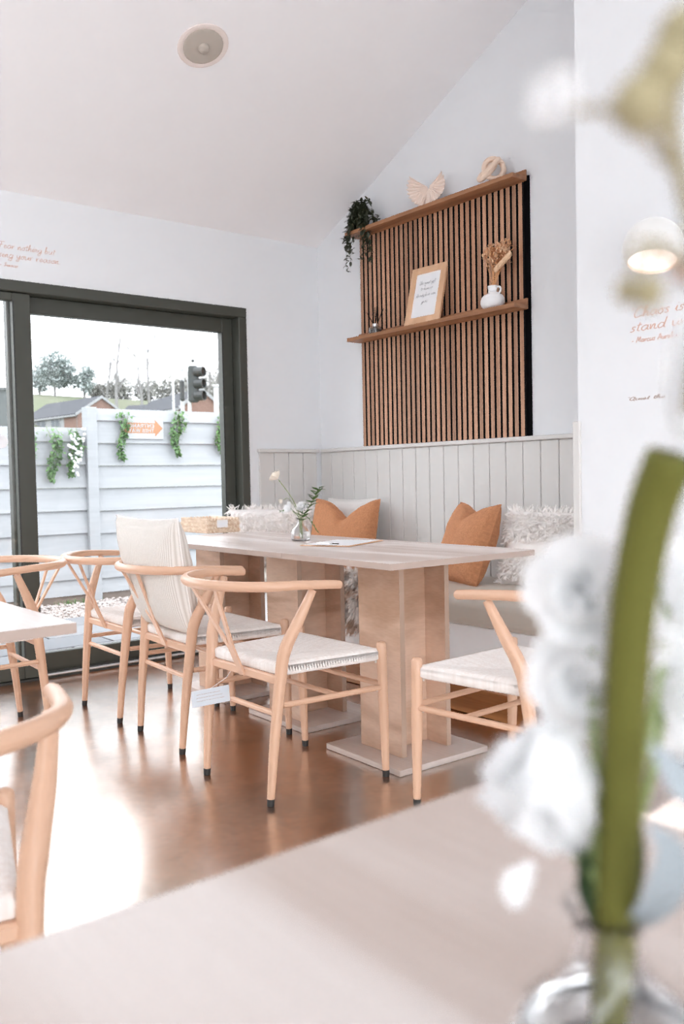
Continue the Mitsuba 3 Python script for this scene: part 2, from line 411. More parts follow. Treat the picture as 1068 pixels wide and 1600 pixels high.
# window wall with its opening
DY0, DY1, DZ = -3.75, -.567, 2.094
wl = cat([bx(-.25, 0, DY1, .22, -.1, ROOF0), bx(-.25, 0, DY0, DY1, DZ, ROOF0), bx(-.25, 0, YS, DY0, -.1, ROOF0)])
wall_l = struct('wall_left', P(wl, 'm_wall'), 'white wall round the sliding door')
# open glazed sides behind the photographer: posts and head beam
pl = Polygon([(0, 0), (XE, 0), (XE, roof_z(XE)), (XR, roof_z(XR)), (0, ROOF0)])
struct('wall_front', P(along_y(pl, YS - .1, YS), 'm_wall'))
we = struct('wall_east')
for y in (YS + .05, -6.0, -3.85, -1.7):
    part(we, 'post', P(bx(XE - .1, XE, y - .05, y + .05, 0, roof_z(XE)), 'm_wall'))
part(we, 'beam', P(bx(XE - .1, XE, YS + .1, -1.76, 2.42, 2.53), 'm_wall'))
part(we, 'solid_wall', P(bx(XE - .1, XE, -1.64, PY - .1, 0, roof_z(XE)), 'm_wall'))

# ---- panelling of the alcove
WH = 1.225
t1 = struct('trim_1', None, 'greige tongue and groove panelling behind the bench')
pw, x = .1128, .016
xs = np.arange(.012, PX - .012, pw)
for a in xs:
    b = min(a + pw - .0035, PX - .014)
    part(t1, 'plank', P(bx(a, b, -.016, -.001, .10, WH - .02, .003), 'm_panelling'))
part(t1, 'cap_rail', P(bx(.03, PX - .001, -.034, -.001, WH - .0195, WH + .004, .004), 'm_panelling'))
part(t1, 'backing', P(bx(.001, PX - .001, -.006, -.0005, .10, WH - .021), 'm_panelling'))
t2 = struct('trim_2', None, 'greige panelling on the window wall end of the alcove')
for k, a in enumerate(np.arange(-.5, -.05, pw)):
    part(t2, 'plank', P(bx(.001, .016, a, min(a + pw - .0035, -.019), .10, WH - .02, .003), 'm_panelling'))
part(t2, 'cap_rail', P(bx(.001, .032, -.512, -.036, WH - .0195, WH + .004, .004), 'm_panelling'))
t3 = struct('trim_3', None, 'greige panelling on the return of the projecting wall')
for a in np.arange(PY + .02, -.05, pw):
    part(t3, 'plank', P(bx(PX - .013, PX - .001, a, min(a + pw - .0035, -.019), .10, WH - .02, .003), 'm_panelling'))
part(t3, 'corner_bead', P(bx(PX - .022, PX + .012, PY - .010, PY + .012, 0.0, WH + .012, .004), 'm_panelling'))

# ---- sliding door
d1 = struct('door_1', None, 'dark grey framed sliding glass door')
fr = cat([bx(-.16, .012, DY0, DY1, 2.035, DZ - .001, .004), bx(-.16, .012, DY1 - .058, DY1 - .001, 0, 2.035, .004), bx(-.16, .012, DY0 + .001, DY0 + .058, 0, 2.035, .004)])
part(d1, 'frame', P(fr, 'm_frame'))
part(d1, 'track', P(cat([bx(-.16, .004, DY0 + .058, DY1 - .058, -.02, .012), bx(-.045, -.035, DY0 + .06, DY1 - .06, .012, .03)]), 'm_frame_dark'))
part(d1, 'track_strip', P(bx(-.026, .006, -1.90, DY1 - .06, .0125, .0225, .003), 'm_alu'), 'pale metal strip along the door track')
def sash(y0, y1, x0, x1, wl_, wr_, zt, zb):
    s = part(d1, 'sash', P(cat([bx(x0, x1, y0, y0 + wl_, .014, 2.032, .004), bx(x0, x1, y1 - wr_, y1, .014, 2.032, .004),
                                bx(x0, x1, y0 + wl_, y1 - wr_, zt, 2.032, .004), bx(x0, x1, y0 + wl_, y1 - wr_, .014, zb, .004)]), 'm_frame'))
    xm = (x0 + x1) / 2
    q = np.array([[xm, y0 + wl_ - .005, zb - .005], [xm, y1 - wr_ + .005, zb - .005], [xm, y1 - wr_ + .005, zt + .005], [xm, y0 + wl_ - .005, zt + .005]])
    part(s, 'pane', P((q, np.array([[0, 1, 2, 3]])), 'm_glass'))
    g = .006
    part(s, 'gasket', P(cat([bx(x1 - .003, x1 + .002, y0 + wl_ - g, y0 + wl_ + .001, zb, zt), bx(x1 - .003, x1 + .002, y1 - wr_ - .001, y1 - wr_ + g, zb, zt)]), 'm_frame_dark'))
    return s
sash(-2.00, DY1 - .062, -.115, -.062, .085, .075, 1.945, .125)
s2 = sash(DY0 + .06, -1.894, -.052, -.004, .085, .094, 1.99, .10)
m = trimesh.creation.cylinder(.034, .002, sections=28)
dk = xf(m, mat([-.0245, -2.0617, 1.2616], [0, 1, 0], [0, 0, 1], [1, 0, 0]))
part(d1, 'sticker_dot', P(dk, 'm_paper'), 'round white sticker on the glass')

# ------------------------------------------------------------------ outside
GZ = -.055
terr_x = np.array([-.26, -3.6, -6, -14, -26, -60, -100, -118, -135, -152, -175, -200, -320]); terr_z = np.array([GZ - .05, GZ - .06, -.2, -.3, .2, 3.0, 6.6, 8.6, 12.2, 16.4, 19.0, 20.0, 20.0])
gx, gy = np.meshgrid(np.concatenate([terr_x]), np.linspace(-160, 330, 50), indexing='ij')
gz = np.interp(-gx, -terr_x, terr_z) + np.where(gx < -110, (meshkit.fbm(np.stack([gx * .02, gy * .02, 0 * gx], -1), 3) - .5) * 2.0, 0)
n0, n1 = gx.shape
i, j = np.meshgrid(np.arange(n0 - 1), np.arange(n1 - 1), indexing='ij')
q = np.stack([i * n1 + j, i * n1 + j + 1, (i + 1) * n1 + j + 1, (i + 1) * n1 + j], -1).reshape(-1, 4)
struct('ground', P((np.stack([gx, gy, gz], -1).reshape(-1, 3), q[:, ::-1]), 'm_hill', True), 'grassy rising ground beyond the fence')
def terrain(x):
    return float(np.interp(-x, -terr_x, terr_z))

pv = struct('patio', P(bx(-2.32, -.26, -5.2, 3.2, GZ - .04, GZ - .008), 'm_joint'), 'grey paved patio outside the door')
pm = ['m_paver_a', 'm_paver_b', 'm_paver_c']
for a, x0 in enumerate(np.arange(-.275, -2.2, -.41)):
    off = 0.0 if a % 2 == 0 else .3
    for y0 in np.arange(-4.6 + off, 2.6, .6):
        h = rng.uniform(-.0015, .0015)
        part(pv, 'paver', P(bx(x0 - .392, x0, y0, y0 + .584, GZ - .0079, GZ + h, .004), pm[int(rng.integers(3))]))
# gravel strip
n = 7000
px_, py_ = rng.uniform(-3.20, -2.34, n), rng.uniform(-4.0, 2.6, n)
ico = trimesh.creation.icosphere(0); tv = np.array(ico.vertices) * [1, .8, .55]
d = rng.normal(size=(n, 3)); d[:, 2] *= .3
gm = scatter(tv, np.array(ico.faces), np.stack([px_, py_, GZ - .012 + rng.uniform(-.006, .014, n)], 1), d, rng.uniform(.011, .022, n))
struct('gravel_bed', P(bx(-3.6, -2.325, -5.2, 3.2, GZ - .045, GZ - .016), 'm_gravel_bed'), 'bed under the gravel strip')
single('gravel', P(gm, 'm_gravel'), 'strip of pinkish beige gravel between paving and white fence', 'gravel', kind='stuff')
# tuft of grass at the foot of the fence
blade_v = np.array([[0, -.05, 0], [0, .05, 0], [.6, .03, .05], [1, 0, .15]]); blade_f = np.array([[0, 1, 2], [0, 2, 3], [0, 2, 1]])
n = 110
pp = np.stack([rng.uniform(-3.2, -3.1, n), -.48 + rng.normal(0, .09, n), np.full(n, GZ - .01)], 1)
dd = np.stack([rng.normal(0, .5, n), rng.normal(0, .5, n), np.ones(n)], 1)
single('grass_tuft', P(scatter(blade_v, blade_f, pp, dd, rng.uniform(.03, .06, n)), 'm_ivy'), 'small green grass tuft growing at the foot of the white fence', 'grass')

# ---- fence
FX = -3.25
fe = thing('fence', 'white horizontal board fence running behind the gravel strip', 'fence')
def fence_bay(y0, y1, top, bot=.0):
    edges = [top]
    z = {True: 1.62, False: 1.42}[top > 1.6]
    while z > bot + .05:
        edges.append(z); z -= .212
    edges.append(bot)
    for a, b in zip(edges[:-1], edges[1:]):
        # feather-edged board: thicker at its lower edge
        pl = Polygon([(FX - .03, b - .018), (FX + .006, b + .004), (FX + .004, b), (FX - .016, a), (FX - .03, a)])
        pl = Polygon([(FX - .03, b + .002), (FX + .006, b + .002), (FX - .018, a), (FX - .03, a)])
        part(fe, 'plank', P(along_y(pl, y0, y1), 'm_fence'))
fence_bay(-.166, 3.0, 1.735)
fence_bay(-4.6, -.272, 1.55)
part(fe, 'post', P(bx(FX - .06, FX + .045, -.2715, -.1665, GZ - .3, 1.742, .004), 'm_fence'))
part(fe, 'post', P(bx(FX - .06, FX + .045, -4.71, -4.605, GZ - .3, 1.56, .004), 'm_fence'))
part(fe, 'post', P(bx(FX - .06, FX + .045, 3.005, 3.11, GZ - .3, 1.742, .004), 'm_fence'))
principled('m_gravel_board', (.16, .13, .11), .8)
part(fe, 'gravel_board', P(bx(FX - .04, FX - .012, -4.6, -.272, GZ - .3, .0, 0), 'm_gravel_board'), 'dark board along the foot')
part(fe, 'gravel_board', P(bx(FX - .04, FX - .012, -.166, 3.0, GZ - .3, .0, 0), 'm_gravel_board'))

# ---- sign, seen from behind so that its lettering is mirrored
sg = thing('sign', 'white board with orange arrow and mirrored ENTRANCE THIS WAY lettering on the fence', 'sign')
sy0, sy1, sz0, sz1, sx = .10, .525, 1.452, 1.66, FX + .012
part(sg, 'board', P(bx(sx, sx + .006, sy0, sy1, sz0, sz1), 'm_sign_white'))
sw, sh = sy1 - sy0, sz1 - sz0
ar = Polygon([(.01, .055), (.335, .055), (.335, .022), (.418, .105), (.335, .188), (.335, .155), (.01, .155)])
yz = lambda x, y, z: mat([x, y, z], [0, 1, 0], [0, 0, 1], [1, 0, 0])
part(sg, 'arrow', P(xf(extr(ar, .0015), yz(sx + .0055, sy0, sz0)), 'm_orange'), 'orange arrow')
for text, z, w in (('ENTRANCE', .109, .30), ('THIS WAY', .064, .27)):
    tm = meshkit.text_mesh(text, .034, .0015, bold=True)
    b = tm.bounds; s = w / (b[1][0] - b[0][0])
    tm.apply_translation([-b[0][0], 0, 0]); tm.apply_scale([s, 1, 1])
    M = mat([sx + .0068, sy0 + .325, sz0 + z], [0, -1, 0], [0, 0, 1], [1, 0, 0])       # mirrored
    tm = xf(tm, M); tm.invert()
    part(sg, 'lettering', P(tm, 'm_sign_white'))

# ---- trailing ivy on the fence
lv, lf = leaf_mesh(.75, .1, .25, 3)
def ivy(y, top, length, width, count, label, flowers=0):
    k = thing('ivy_garland', label, 'ivy', None)
    t = rng.uniform(0, 1, count) ** .8
    wid = width * (1 - .75 * t) * (.75 + .25 * np.sin(t * 9 + y * 7))
    yy = y + rng.uniform(-1, 1, count) * wid + .03 * np.sin(t * 6 + y)
    pos = np.stack([np.full(count, FX + .02) + rng.uniform(0, .07, count) * (1 - .4 * t), yy, top - t * length], 1)
    dr_ = np.stack([rng.uniform(.2, 1, count), rng.normal(0, .7, count), rng.uniform(-1.2, .1, count)], 1)
    part(k, 'leaves', P(scatter(lv, lf, pos, dr_, rng.uniform(.028, .05, count)), 'm_ivy'), kind='stuff')
    for q in range(3):
        zz = np.linspace(top + .005, top - length * (.95 - .15 * q), 12)
        yq = y + (q - 1) * width * .4 * (1 - .6 * np.linspace(0, 1, 12)) + .03 * np.sin(np.linspace(0, 6, 12) + y)
        part(k, 'stem', P(tube(np.stack([np.full(12, FX + .03), yq, zz], 1), .0025, 4), 'm_small_stem'))
    if flowers:
        t = rng.uniform(0, 1, flowers)
        pos = np.stack([np.full(flowers, FX + .095), y + rng.uniform(-1, 1, flowers) * width * (1 - .7 * t), top - t * length], 1)
        part(k, 'blossoms', P(cat([xf(trimesh.creation.icosphere(1, .012), trimesh.transformations.translation_matrix(p)) for p in pos]), 'm_petal'), 'small white blossoms', kind='stuff')
ivy(-.82, 1.53, .42, .10, 230, 'green ivy garland on the fence behind the round white sticker')
ivy(-.585, 1.55, .48, .11, 240, 'green ivy garland on the fence just right of the door stile')
ivy(-.40, 1.54, .44, .10, 200, 'ivy garland with white blossoms left of the fence post', 60)
ivy(.09, 1.71, .45, .085, 190, 'thin ivy garland hanging beside the arrow sign')
ivy(.66, 1.735, .44, .115, 320, 'dense green ivy garland right of the arrow sign')
ivy(1.17, 1.72, .42, .10, 220, 'green ivy garland half hidden by the right door frame')

# ---- far background, positioned on the rising ground
def far_pt(px, depth):
    return CAM[:2] + (_F + _R * (px - 534) / FPX)[:2] * depth
def house(label, corner, z0, g, l, wid, length, eave, ridge, wall_m, gable_m, side_windows, gable_windows):
    """corner: near corner (2d); g: along the gable end, l: along the long side"""
    h = thing('house', label, 'house')
    c = np.array([*corner, z0]); G = np.array([*g, 0.0]); L = np.array([*l, 0.0]); Z = np.array([0, 0, 1.0])
    hd = np.sign(np.cross(G, L)[2])
    def fix(m):
        if hd < 0: m.invert()
        return m
    def ob(g0, g1, l0, l1, a, b):
        return fix(xf(bx(g0, g1, l0, l1, a, b), mat(c, G, L, Z)))
    gp = Polygon([(0, -2), (wid, -2), (wid, eave), (wid / 2, ridge), (0, eave)])
    body = fix(xf(extr(gp, length), mat(c + L * length, G, Z, -L)))
    if hd < 0: pass
    body = trimesh.Trimesh(body.vertices, body.faces, process=True); trimesh.repair.fix_normals(body)
    part(h, 'walls', P(body, wall_m))
    t = math.atan2(ridge - eave, wid / 2); ov = .35
    e0 = (-ov, eave - ov * math.tan(t)); rp = Polygon([e0, (wid / 2, ridge), (wid + ov, e0[1]), (wid + ov, e0[1] + .22), (wid / 2, ridge + .22), (-ov, e0[1] + .22)])
    rm = xf(extr(rp, length + .6), mat(c + L * (length + .3), G, Z, -L)); rm = trimesh.Trimesh(rm.vertices, rm.faces, process=True); trimesh.repair.fix_normals(rm)
    part(h, 'roof', P(rm, 'm_roof'))
    # brick gable skin, bargeboards and gutter
    gs = xf(extr(Polygon([(0, -2), (wid, -2), (wid, eave), (wid / 2, ridge), (0, eave)]), .12), mat(c, G, Z, -L)); gs = trimesh.Trimesh(gs.vertices, gs.faces, process=True); trimesh.repair.fix_normals(gs)
    part(h, 'gable_wall', P(gs, gable_m), 'brick gable')
    bb = Polygon([(-ov, e0[1] - .1), (wid / 2, ridge - .12), (wid + ov, e0[1] - .1), (wid + ov, e0[1] + .26), (wid / 2, ridge + .26), (-ov, e0[1] + .26)])
    bm = xf(extr(bb, .1), mat(c - L * .3, G, Z, -L)); bm = trimesh.Trimesh(bm.vertices, bm.faces, process=True); trimesh.repair.fix_normals(bm)
    part(h, 'bargeboard', P(bm, 'm_render'), 'white bargeboard')
    part(h, 'gutter', P(ob(-ov - .12, -ov + .05, -.2, length + .2, e0[1] - .16, e0[1] + .06), 'm_render'), 'white gutter')
    for (a, b, z1, z2) in side_windows:
        w = part(h, 'window', P(ob(-.1, .02, a, b, z1, z2), 'm_render'))
        k = max(1, round((b - a) / 1.1)); s = (b - a) / k
        for q in range(k):
            part(w, 'pane', P(ob(-.13, -.09, a + q * s + .12, a + (q + 1) * s - .12, z1 + .12, z2 - .12), 'm_pane_dark'))
    for (a, b, z1, z2) in gable_windows:
        w = part(h, 'window', P(ob(a, b, -.2, -.05, z1, z2), 'm_render'))
        part(w, 'pane', P(ob(a + .12, b - .12, -.23, -.18, z1 + .12, z2 - .12), 'm_pane_dark'))
    return h, ob
D = 118.0
co = far_pt(125, D)
g = RH * .70 + FH * .714; l = -RH * .714 + FH * .70
hh, ob = house('white bungalow with grey roof and pink brick gable beyond the fence', co, 7.85, g, l, 7.2, 15.0, 2.45, 4.75, 'm_render', 'm_brick',
      [(4.6, 7.0, .9, 2.1), (8.6, 11.2, .7, 2.2), (12.3, 13.6, .9, 2.1)], [(1.2, 2.1, .6, 1.9)])
part(hh, 'brick_panel', P(ob(-.06, .03, .1, 3.4, -1.5, 2.3), 'm_brick'), 'brick pier of the long side')
co = far_pt(287, 92.0)
house('brick house gable with white bargeboards behind the traffic light', co, 5.6, RH * .86 + FH * .5, -RH * .5 + FH * .86, 4.4, 16.0, 3.2, 4.95, 'm_brick', 'm_brick', [(3.0, 5.0, 1.0, 2.2)], [])
# long slate roof behind the arrow sign
co = far_pt(282, 128.0)
house('long low house showing only its slate roof above the arrow sign', co, 7.6, RH * .30 + FH * .954, -RH * .954 + FH * .30, 9.0, 10.5, 2.2, 4.9, 'm_render', 'm_render', [], [])
# shed and far pale building seen through the left leaf
c = np.array([*far_pt(6, 40.0), 0])
shed = thing('shed', 'dark grey shed above the fence at the left picture edge', 'shed')
part(shed, 'walls', P(xf(bx(-1.4, .32, 0, 2, 0.5, 5.3), mat(c, [*RH, 0], [*FH, 0], [0, 0, 1])), 'm_shed'))
part(shed, 'roof', P(xf(bx(-1.5, .38, -.1, 2.1, 5.3, 5.42), mat(c, [*RH, 0], [*FH, 0], [0, 0, 1])), 'm_shed'))
c = np.array([*far_pt(4, 170.0), 0])
fb = thing('flat_building', 'pale flat roofed building far off at the left picture edge', 'building')
part(fb, 'walls', P(xf(bx(-9, 1.6, 0, 6, 10, 18.2), mat(c, [*RH, 0], [*FH, 0], [0, 0, 1])), 'm_render'))
part(fb, 'roof', P(xf(bx(-9.3, 1.9, -.3, 6.3, 18.2, 18.6), mat(c, [*RH, 0], [*FH, 0], [0, 0, 1])), 'm_roof'))

# traffic light and lamp posts (about 26 m away)
def far3(px, py, depth):
    return at_px(px, py, depth)
def pole(px, top, depth, r, label, cap=False):
    p = far3(px, top, depth); k = thing('street_pole', label, 'pole')
    part(k, 'shaft', P(tube([[p[0], p[1], terrain(p[0]) - .2], [p[0], p[1], p[2]]], [r, r * .8], 10), 'm_pole'))
    part(k, 'cap', P(tube([[p[0], p[1], p[2]], [p[0], p[1], p[2] + .06]], [r * 1.3, r * 1.1], 10), 'm_pole'))
    if cap:
        a = p + np.array([*(-RH * .35), .02])
        part(k, 'lamp_arm', P(tube([p, a], .03, 6), 'm_pole'))
pole(269.5, 577, 27, .045, 'thin white post left of the traffic light')
pole(283.5, 578, 26.5, .075, 'thicker white post between thin post and traffic light')
pole(337, 604, 30, .10, 'white capped post right of the brick gable')
tl = thing('traffic_light', 'grey traffic light with three hooded lamps above the fence', 'traffic light')
dtl = 26.0
base = far3(294.5, 580, dtl)
part(tl, 'pole', P(tube([[base[0], base[1], -.3], base], .055, 10), 'm_pole'), 'white pole')
up = np.array([0, 0, 1.0]); R3 = np.array([*RH, 0]); F3 = np.array([*FH, 0])
hc = far3(302, 600, dtl)
part(tl, 'housing', P(xf(bx(-.15, .15, -.10, .12, -.54, .54, .05), mat(hc, R3, F3, up)), 'm_signal_body'))
part(tl, 'rear_housing', P(xf(bx(-.40, -.27, -.1, .1, -.5, .12, .04), mat(hc, R3, F3, up)), 'm_signal'))
for q in (-.35, 0.0, .35):
    c0 = hc + up * q
    dirv = R3 * .9 - F3 * .35
    part(tl, 'visor', P(xf(lathe([(.125, 0), (.15, .02), (.15, .30), (.135, .30), (.12, .03)], 16), mat(c0 + dirv * .06, np.cross(up, dirv) / np.linalg.norm(np.cross(up, dirv)), up, dirv / np.linalg.norm(dirv))), 'm_signal'))
part(tl, 'finial', P(xf(trimesh.creation.icosphere(1, .06), trimesh.transformations.translation_matrix(hc + up * .68)), 'm_signal'))

# trees
def crown(center, rad, count, leaf, seed):
    r = np.random.default_rng(seed)
    cl = r.normal(size=(26, 3)); cl /= np.linalg.norm(cl, axis=1, keepdims=True)
    cl = cl * r.uniform(.35, .85, (26, 1)) * rad
    k = r.integers(0, 26, count)
    q = r.normal(size=(count, 3)); q /= np.linalg.norm(q, axis=1, keepdims=True)
    pos = center + cl[k] + q * r.uniform(.5, 1, (count, 1)) * np.min(rad) * .42
    return pos, q + r.normal(size=(count, 3)) * .5
lvt, lft = leaf_mesh(.9, .2, .2, 2)
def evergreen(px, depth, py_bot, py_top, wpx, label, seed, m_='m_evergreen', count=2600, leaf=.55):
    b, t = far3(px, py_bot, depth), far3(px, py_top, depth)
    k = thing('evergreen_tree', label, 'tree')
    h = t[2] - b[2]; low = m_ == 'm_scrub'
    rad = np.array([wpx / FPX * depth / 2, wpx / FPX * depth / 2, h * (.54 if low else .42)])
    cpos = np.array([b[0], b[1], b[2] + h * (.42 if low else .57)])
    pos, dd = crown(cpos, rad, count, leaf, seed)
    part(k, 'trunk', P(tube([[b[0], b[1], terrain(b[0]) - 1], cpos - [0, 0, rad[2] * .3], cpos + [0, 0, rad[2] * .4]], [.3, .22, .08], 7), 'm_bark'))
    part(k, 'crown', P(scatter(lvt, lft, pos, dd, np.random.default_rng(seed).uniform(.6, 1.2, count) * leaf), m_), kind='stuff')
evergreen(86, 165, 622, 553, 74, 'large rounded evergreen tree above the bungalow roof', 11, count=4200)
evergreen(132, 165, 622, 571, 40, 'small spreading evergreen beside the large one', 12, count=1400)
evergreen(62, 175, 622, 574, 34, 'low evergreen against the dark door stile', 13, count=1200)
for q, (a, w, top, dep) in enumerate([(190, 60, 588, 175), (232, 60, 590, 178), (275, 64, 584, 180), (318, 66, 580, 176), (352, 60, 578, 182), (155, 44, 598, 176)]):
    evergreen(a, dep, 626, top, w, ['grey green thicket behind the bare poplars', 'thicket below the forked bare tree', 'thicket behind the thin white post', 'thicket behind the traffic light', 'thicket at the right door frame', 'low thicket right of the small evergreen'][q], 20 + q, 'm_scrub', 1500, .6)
def bare(px, depth, py_bot, py_top, label, seed, spread=.35, r0=.16, m_='m_bark'):
    r0 *= 1.5
    r = np.random.default_rng(seed)
    b, t = far3(px, py_bot, depth), far3(px, py_top, depth)
    H_ = t[2] - b[2]; k = thing('bare_tree', label, 'tree'); tr, br = [], []
    def grow(p, d_, L_, rad, lev):
        n_ = 5; pts = [p]
        for s in range(n_):
            d_ = d_ + r.normal(0, .09, 3) + np.array([0, 0, .05]); d_ /= np.linalg.norm(d_)
            pts.append(pts[-1] + d_ * L_ / n_)
        (tr if lev == 0 else br).append(tube(pts, np.linspace(rad, rad * .35, n_ + 1), 5 if lev < 2 else 3))
        if lev < 3:
            for s in range(9 if lev == 0 else 5):
                u = r.uniform(.25, 1); i_ = min(int(u * n_), n_ - 1)
                a_ = r.uniform(0, 2 * np.pi)
                nd = d_ * (1 - spread) + spread * 2.0 * np.array([np.cos(a_), np.sin(a_), .35])
                grow(pts[i_], nd / np.linalg.norm(nd), L_ * r.uniform(.28, .5), rad * .42, lev + 1)
    grow(np.array([b[0], b[1], b[2] - 1]), np.array([0, 0, 1.0]), H_ + 1, r0, 0)
    part(k, 'trunk', P(cat(tr), m_)); part(k, 'branches', P(cat(br), m_), kind='stuff')
bare(182, 150, 630, 522, 'tall thin bare tree left of the forked one', 31, .25, .20)
bare(166, 152, 628, 562, 'short twiggy bare tree above the bungalow gable', 32, .45, .16)
bare(222, 150, 630, 540, 'bare tree with several upright stems', 33, .30, .17)
bare(234, 151, 630, 531, 'taller bare tree just right of the many stemmed one', 34, .25, .18)
bare(325, 150, 630, 556, 'twiggy bare tree behind the traffic light', 35, .5, .17)
bare(344, 148, 630, 545, 'bare tree close to the right door frame', 36, .42, .19)

# ------------------------------------------------------------------ bench in the alcove
be = thing('bench', 'built in white bench with wood plinth and taupe seat pad in the alcove', 'bench')
BY = -.745
part(be, 'seat_box', P(bx(.022, PX - .025, BY + .045, -.02, .121, .374, .003), 'm_white_board'), 'white box front')
part(be, 'plinth', P(bx(.022, PX - .03, BY - .02, -.02, 0.003, .120, .003), 'm_plinth'), 'orange brown wooden plinth')
bt = 10
def seat_pad(x0, x1):
    # rounded section in (y,z)
    a = sbox(BY, .376, -.022, .502).buffer(-.045).buffer(.045, 8)
    m = extr(a, x1 - x0)
    return xf(m, mat([x0, 0, 0], [0, 1, 0], [0, 0, 1], [1, 0, 0]))
part(be, 'seat_pad', P(seat_pad(.024, 1.30), 'm_leather', 30), 'taupe seat pad')
part(be, 'seat_pad', P(seat_pad(1.304, PX - .027), 'm_leather', 30), 'taupe seat pad')
SEAT = .502

# ------------------------------------------------------------------ slatted panel with shelves
SX0, SX1, SZ0, SZ1 = .462, 1.757, 1.2295, 2.548
sp = thing('slat_panel', 'walnut slatted wall panel on black felt above the greige panelling', 'wall panel')
part(sp, 'backing', P(bx(SX0, SX1, -.010, -.0005, SZ0, SZ1 - .02), 'm_felt'), 'black felt backing')
for q in range(32):
    a = SX0 + .001 + q * .04
    part(sp, 'slat', P(bx(a, a + .0258, -.027, -.0101, SZ0, SZ1 - .022, .0008), 'm_slat'))
def shelf(name, label, z, x0, x1, depth):
    k = thing(name, label, 'shelf')
    yb = -.0275
    part(k, 'board', P(bx(x0, x1, -depth, yb, z - .022, z, .0015), 'm_shelf'))
    part(k, 'back_lip', P(bx(x0, x1, -.039, yb, z + .0002, z + .032, .001), 'm_shelf'))
LOWZ, TOPZ, SD = 1.884, 2.517, .135
shelf('wall_shelf', 'lower walnut shelf across the slatted panel holding frame and vase', LOWZ, SX0 - .01, SX1 + .004, SD)
shelf('wall_shelf', 'upper walnut shelf along the top of the slatted panel', TOPZ, SX0 - .01, SX1 + .004, SD)

# picture frame (leaning)
pf = thing('picture_frame', 'pale wood picture frame with handwritten print leaning on the lower shelf', 'picture frame')
fw, fh, fb_ = .262, .338, .040
lean = math.asin((.125 - .045) / fh)
ft = place(1.082, -.118, LOWZ + .0005, 3, math.degrees(lean) * -1)
FM = npm(ft)   # local: x right, z up, y depth (front = -y)
part(pf, 'frame_moulding', P(xf(cat([bx(-fw / 2, -fw / 2 + fb_, 0, .016, 0, fh, .002), bx(fw / 2 - fb_, fw / 2, 0, .016, 0, fh, .002), bx(-fw / 2 + fb_, fw / 2 - fb_, .0003, .016, 0, fb_, .002), bx(-fw / 2 + fb_, fw / 2 - fb_, .0003, .016, fh - fb_, fh, .002)]), FM), 'm_frame_wood'))
pr = part(pf, 'print', P(xf(bx(-fw / 2 + fb_, fw / 2 - fb_, .006, .010, fb_, fh - fb_), FM), 'm_paper'))
for q, (tx, zz) in enumerate((('The quiet gift', .232), ('to have is', .197), ('already here. now', .160), ('yours', .122))):
    mm, w = script(tx, .0105, .0007)
    w_t = min(w, .150); mm.apply_scale([w_t / w, 1, 1])
    part(pr, 'lettering', P(xf(mm, FM @ mat([-w_t / 2 - .002, .0055, zz], [1, 0, 0], [0, 0, 1], [0, -1, 0])), 'm_ink'))

# white vase with a handle and dried flowers
dv = thing('ceramic_vase', 'white round ceramic vase with ring handle on the lower shelf', 'vase')
vx, vy, vz = 1.577, -.085, LOWZ + .0005
prof = spline([(.001, 0), (.035, 0), (.060, .012), (.069, .038), (.058, .066), (.030, .080), (.024, .09), (.026, .112), (.029, .118)], 40)
inn = spline([(.025, .118), (.021, .10), (.024, .084), (.001, .07)], 14)
part(dv, 'body', P(xf(lathe(np.vstack([prof, inn]), 40), mat([vx, vy, vz], [1, 0, 0], [0, .75, 0], [0, 0, 1])), 'm_ceramic', True))
a = np.linspace(0, 2 * np.pi, 20)
part(dv, 'handle', P(tube(np.stack([vx + .038 + .017 * np.cos(a), vy + 0 * a, vz + .092 + .017 * np.sin(a)], 1), .0055, 8), 'm_ceramic', True))
df = thing('dried_bouquet', 'bunch of dried orange seed heads and grasses in the white vase', 'dried flowers')
r = np.random.default_rng(5)
tips = []
for q in range(26):
    th = r.uniform(-1, 1); ln = r.uniform(.16, .235)
    top = np.array([vx + .035 + th * .085, vy - .012 + r.uniform(-.03, .03), vz + .10 + ln - abs(th - .2) * .03])
    pts = spline([[vx + r.uniform(-.008, .008), vy + r.uniform(-.006, .006), vz + .095], [vx + .012 + th * .03, vy, vz + .16], top], 8)
    part(df, 'stem', P(tube(pts, .0013, 4), 'm_dried'))
    tips.append((top, pts[-1] - pts[-2]))
lv2, lf2 = leaf_mesh(.5, .15, .2, 3)
for q, (tp, dv_) in enumerate(tips):
    n_ = 26
    dd = r.normal(size=(n_, 3)) + dv_ / np.linalg.norm(dv_) * 1.3
    pos = tp + r.normal(0, .008, (n_, 3)) - dv_ / np.linalg.norm(dv_) * r.uniform(0, .05, (n_, 1))
    part(df, 'seed_head', P(scatter(lv2, lf2, pos, dd, r.uniform(.014, .028, n_)), 'm_dried_pale' if q % 3 else 'm_dried'))
for q in range(5):
    tp = np.array([vx + .05 + q * .02, vy - .03, vz + .17 + .012 * q])
    part(df, 'pod', P(xf(lathe(spline([(.001, 0), (.012, .012), (.014, .03), (.001, .048)], 10), 10), mat(tp, [1, 0, 0], [0, .97, .2], [.45, -.2, .87])), 'm_dried_pale', True))

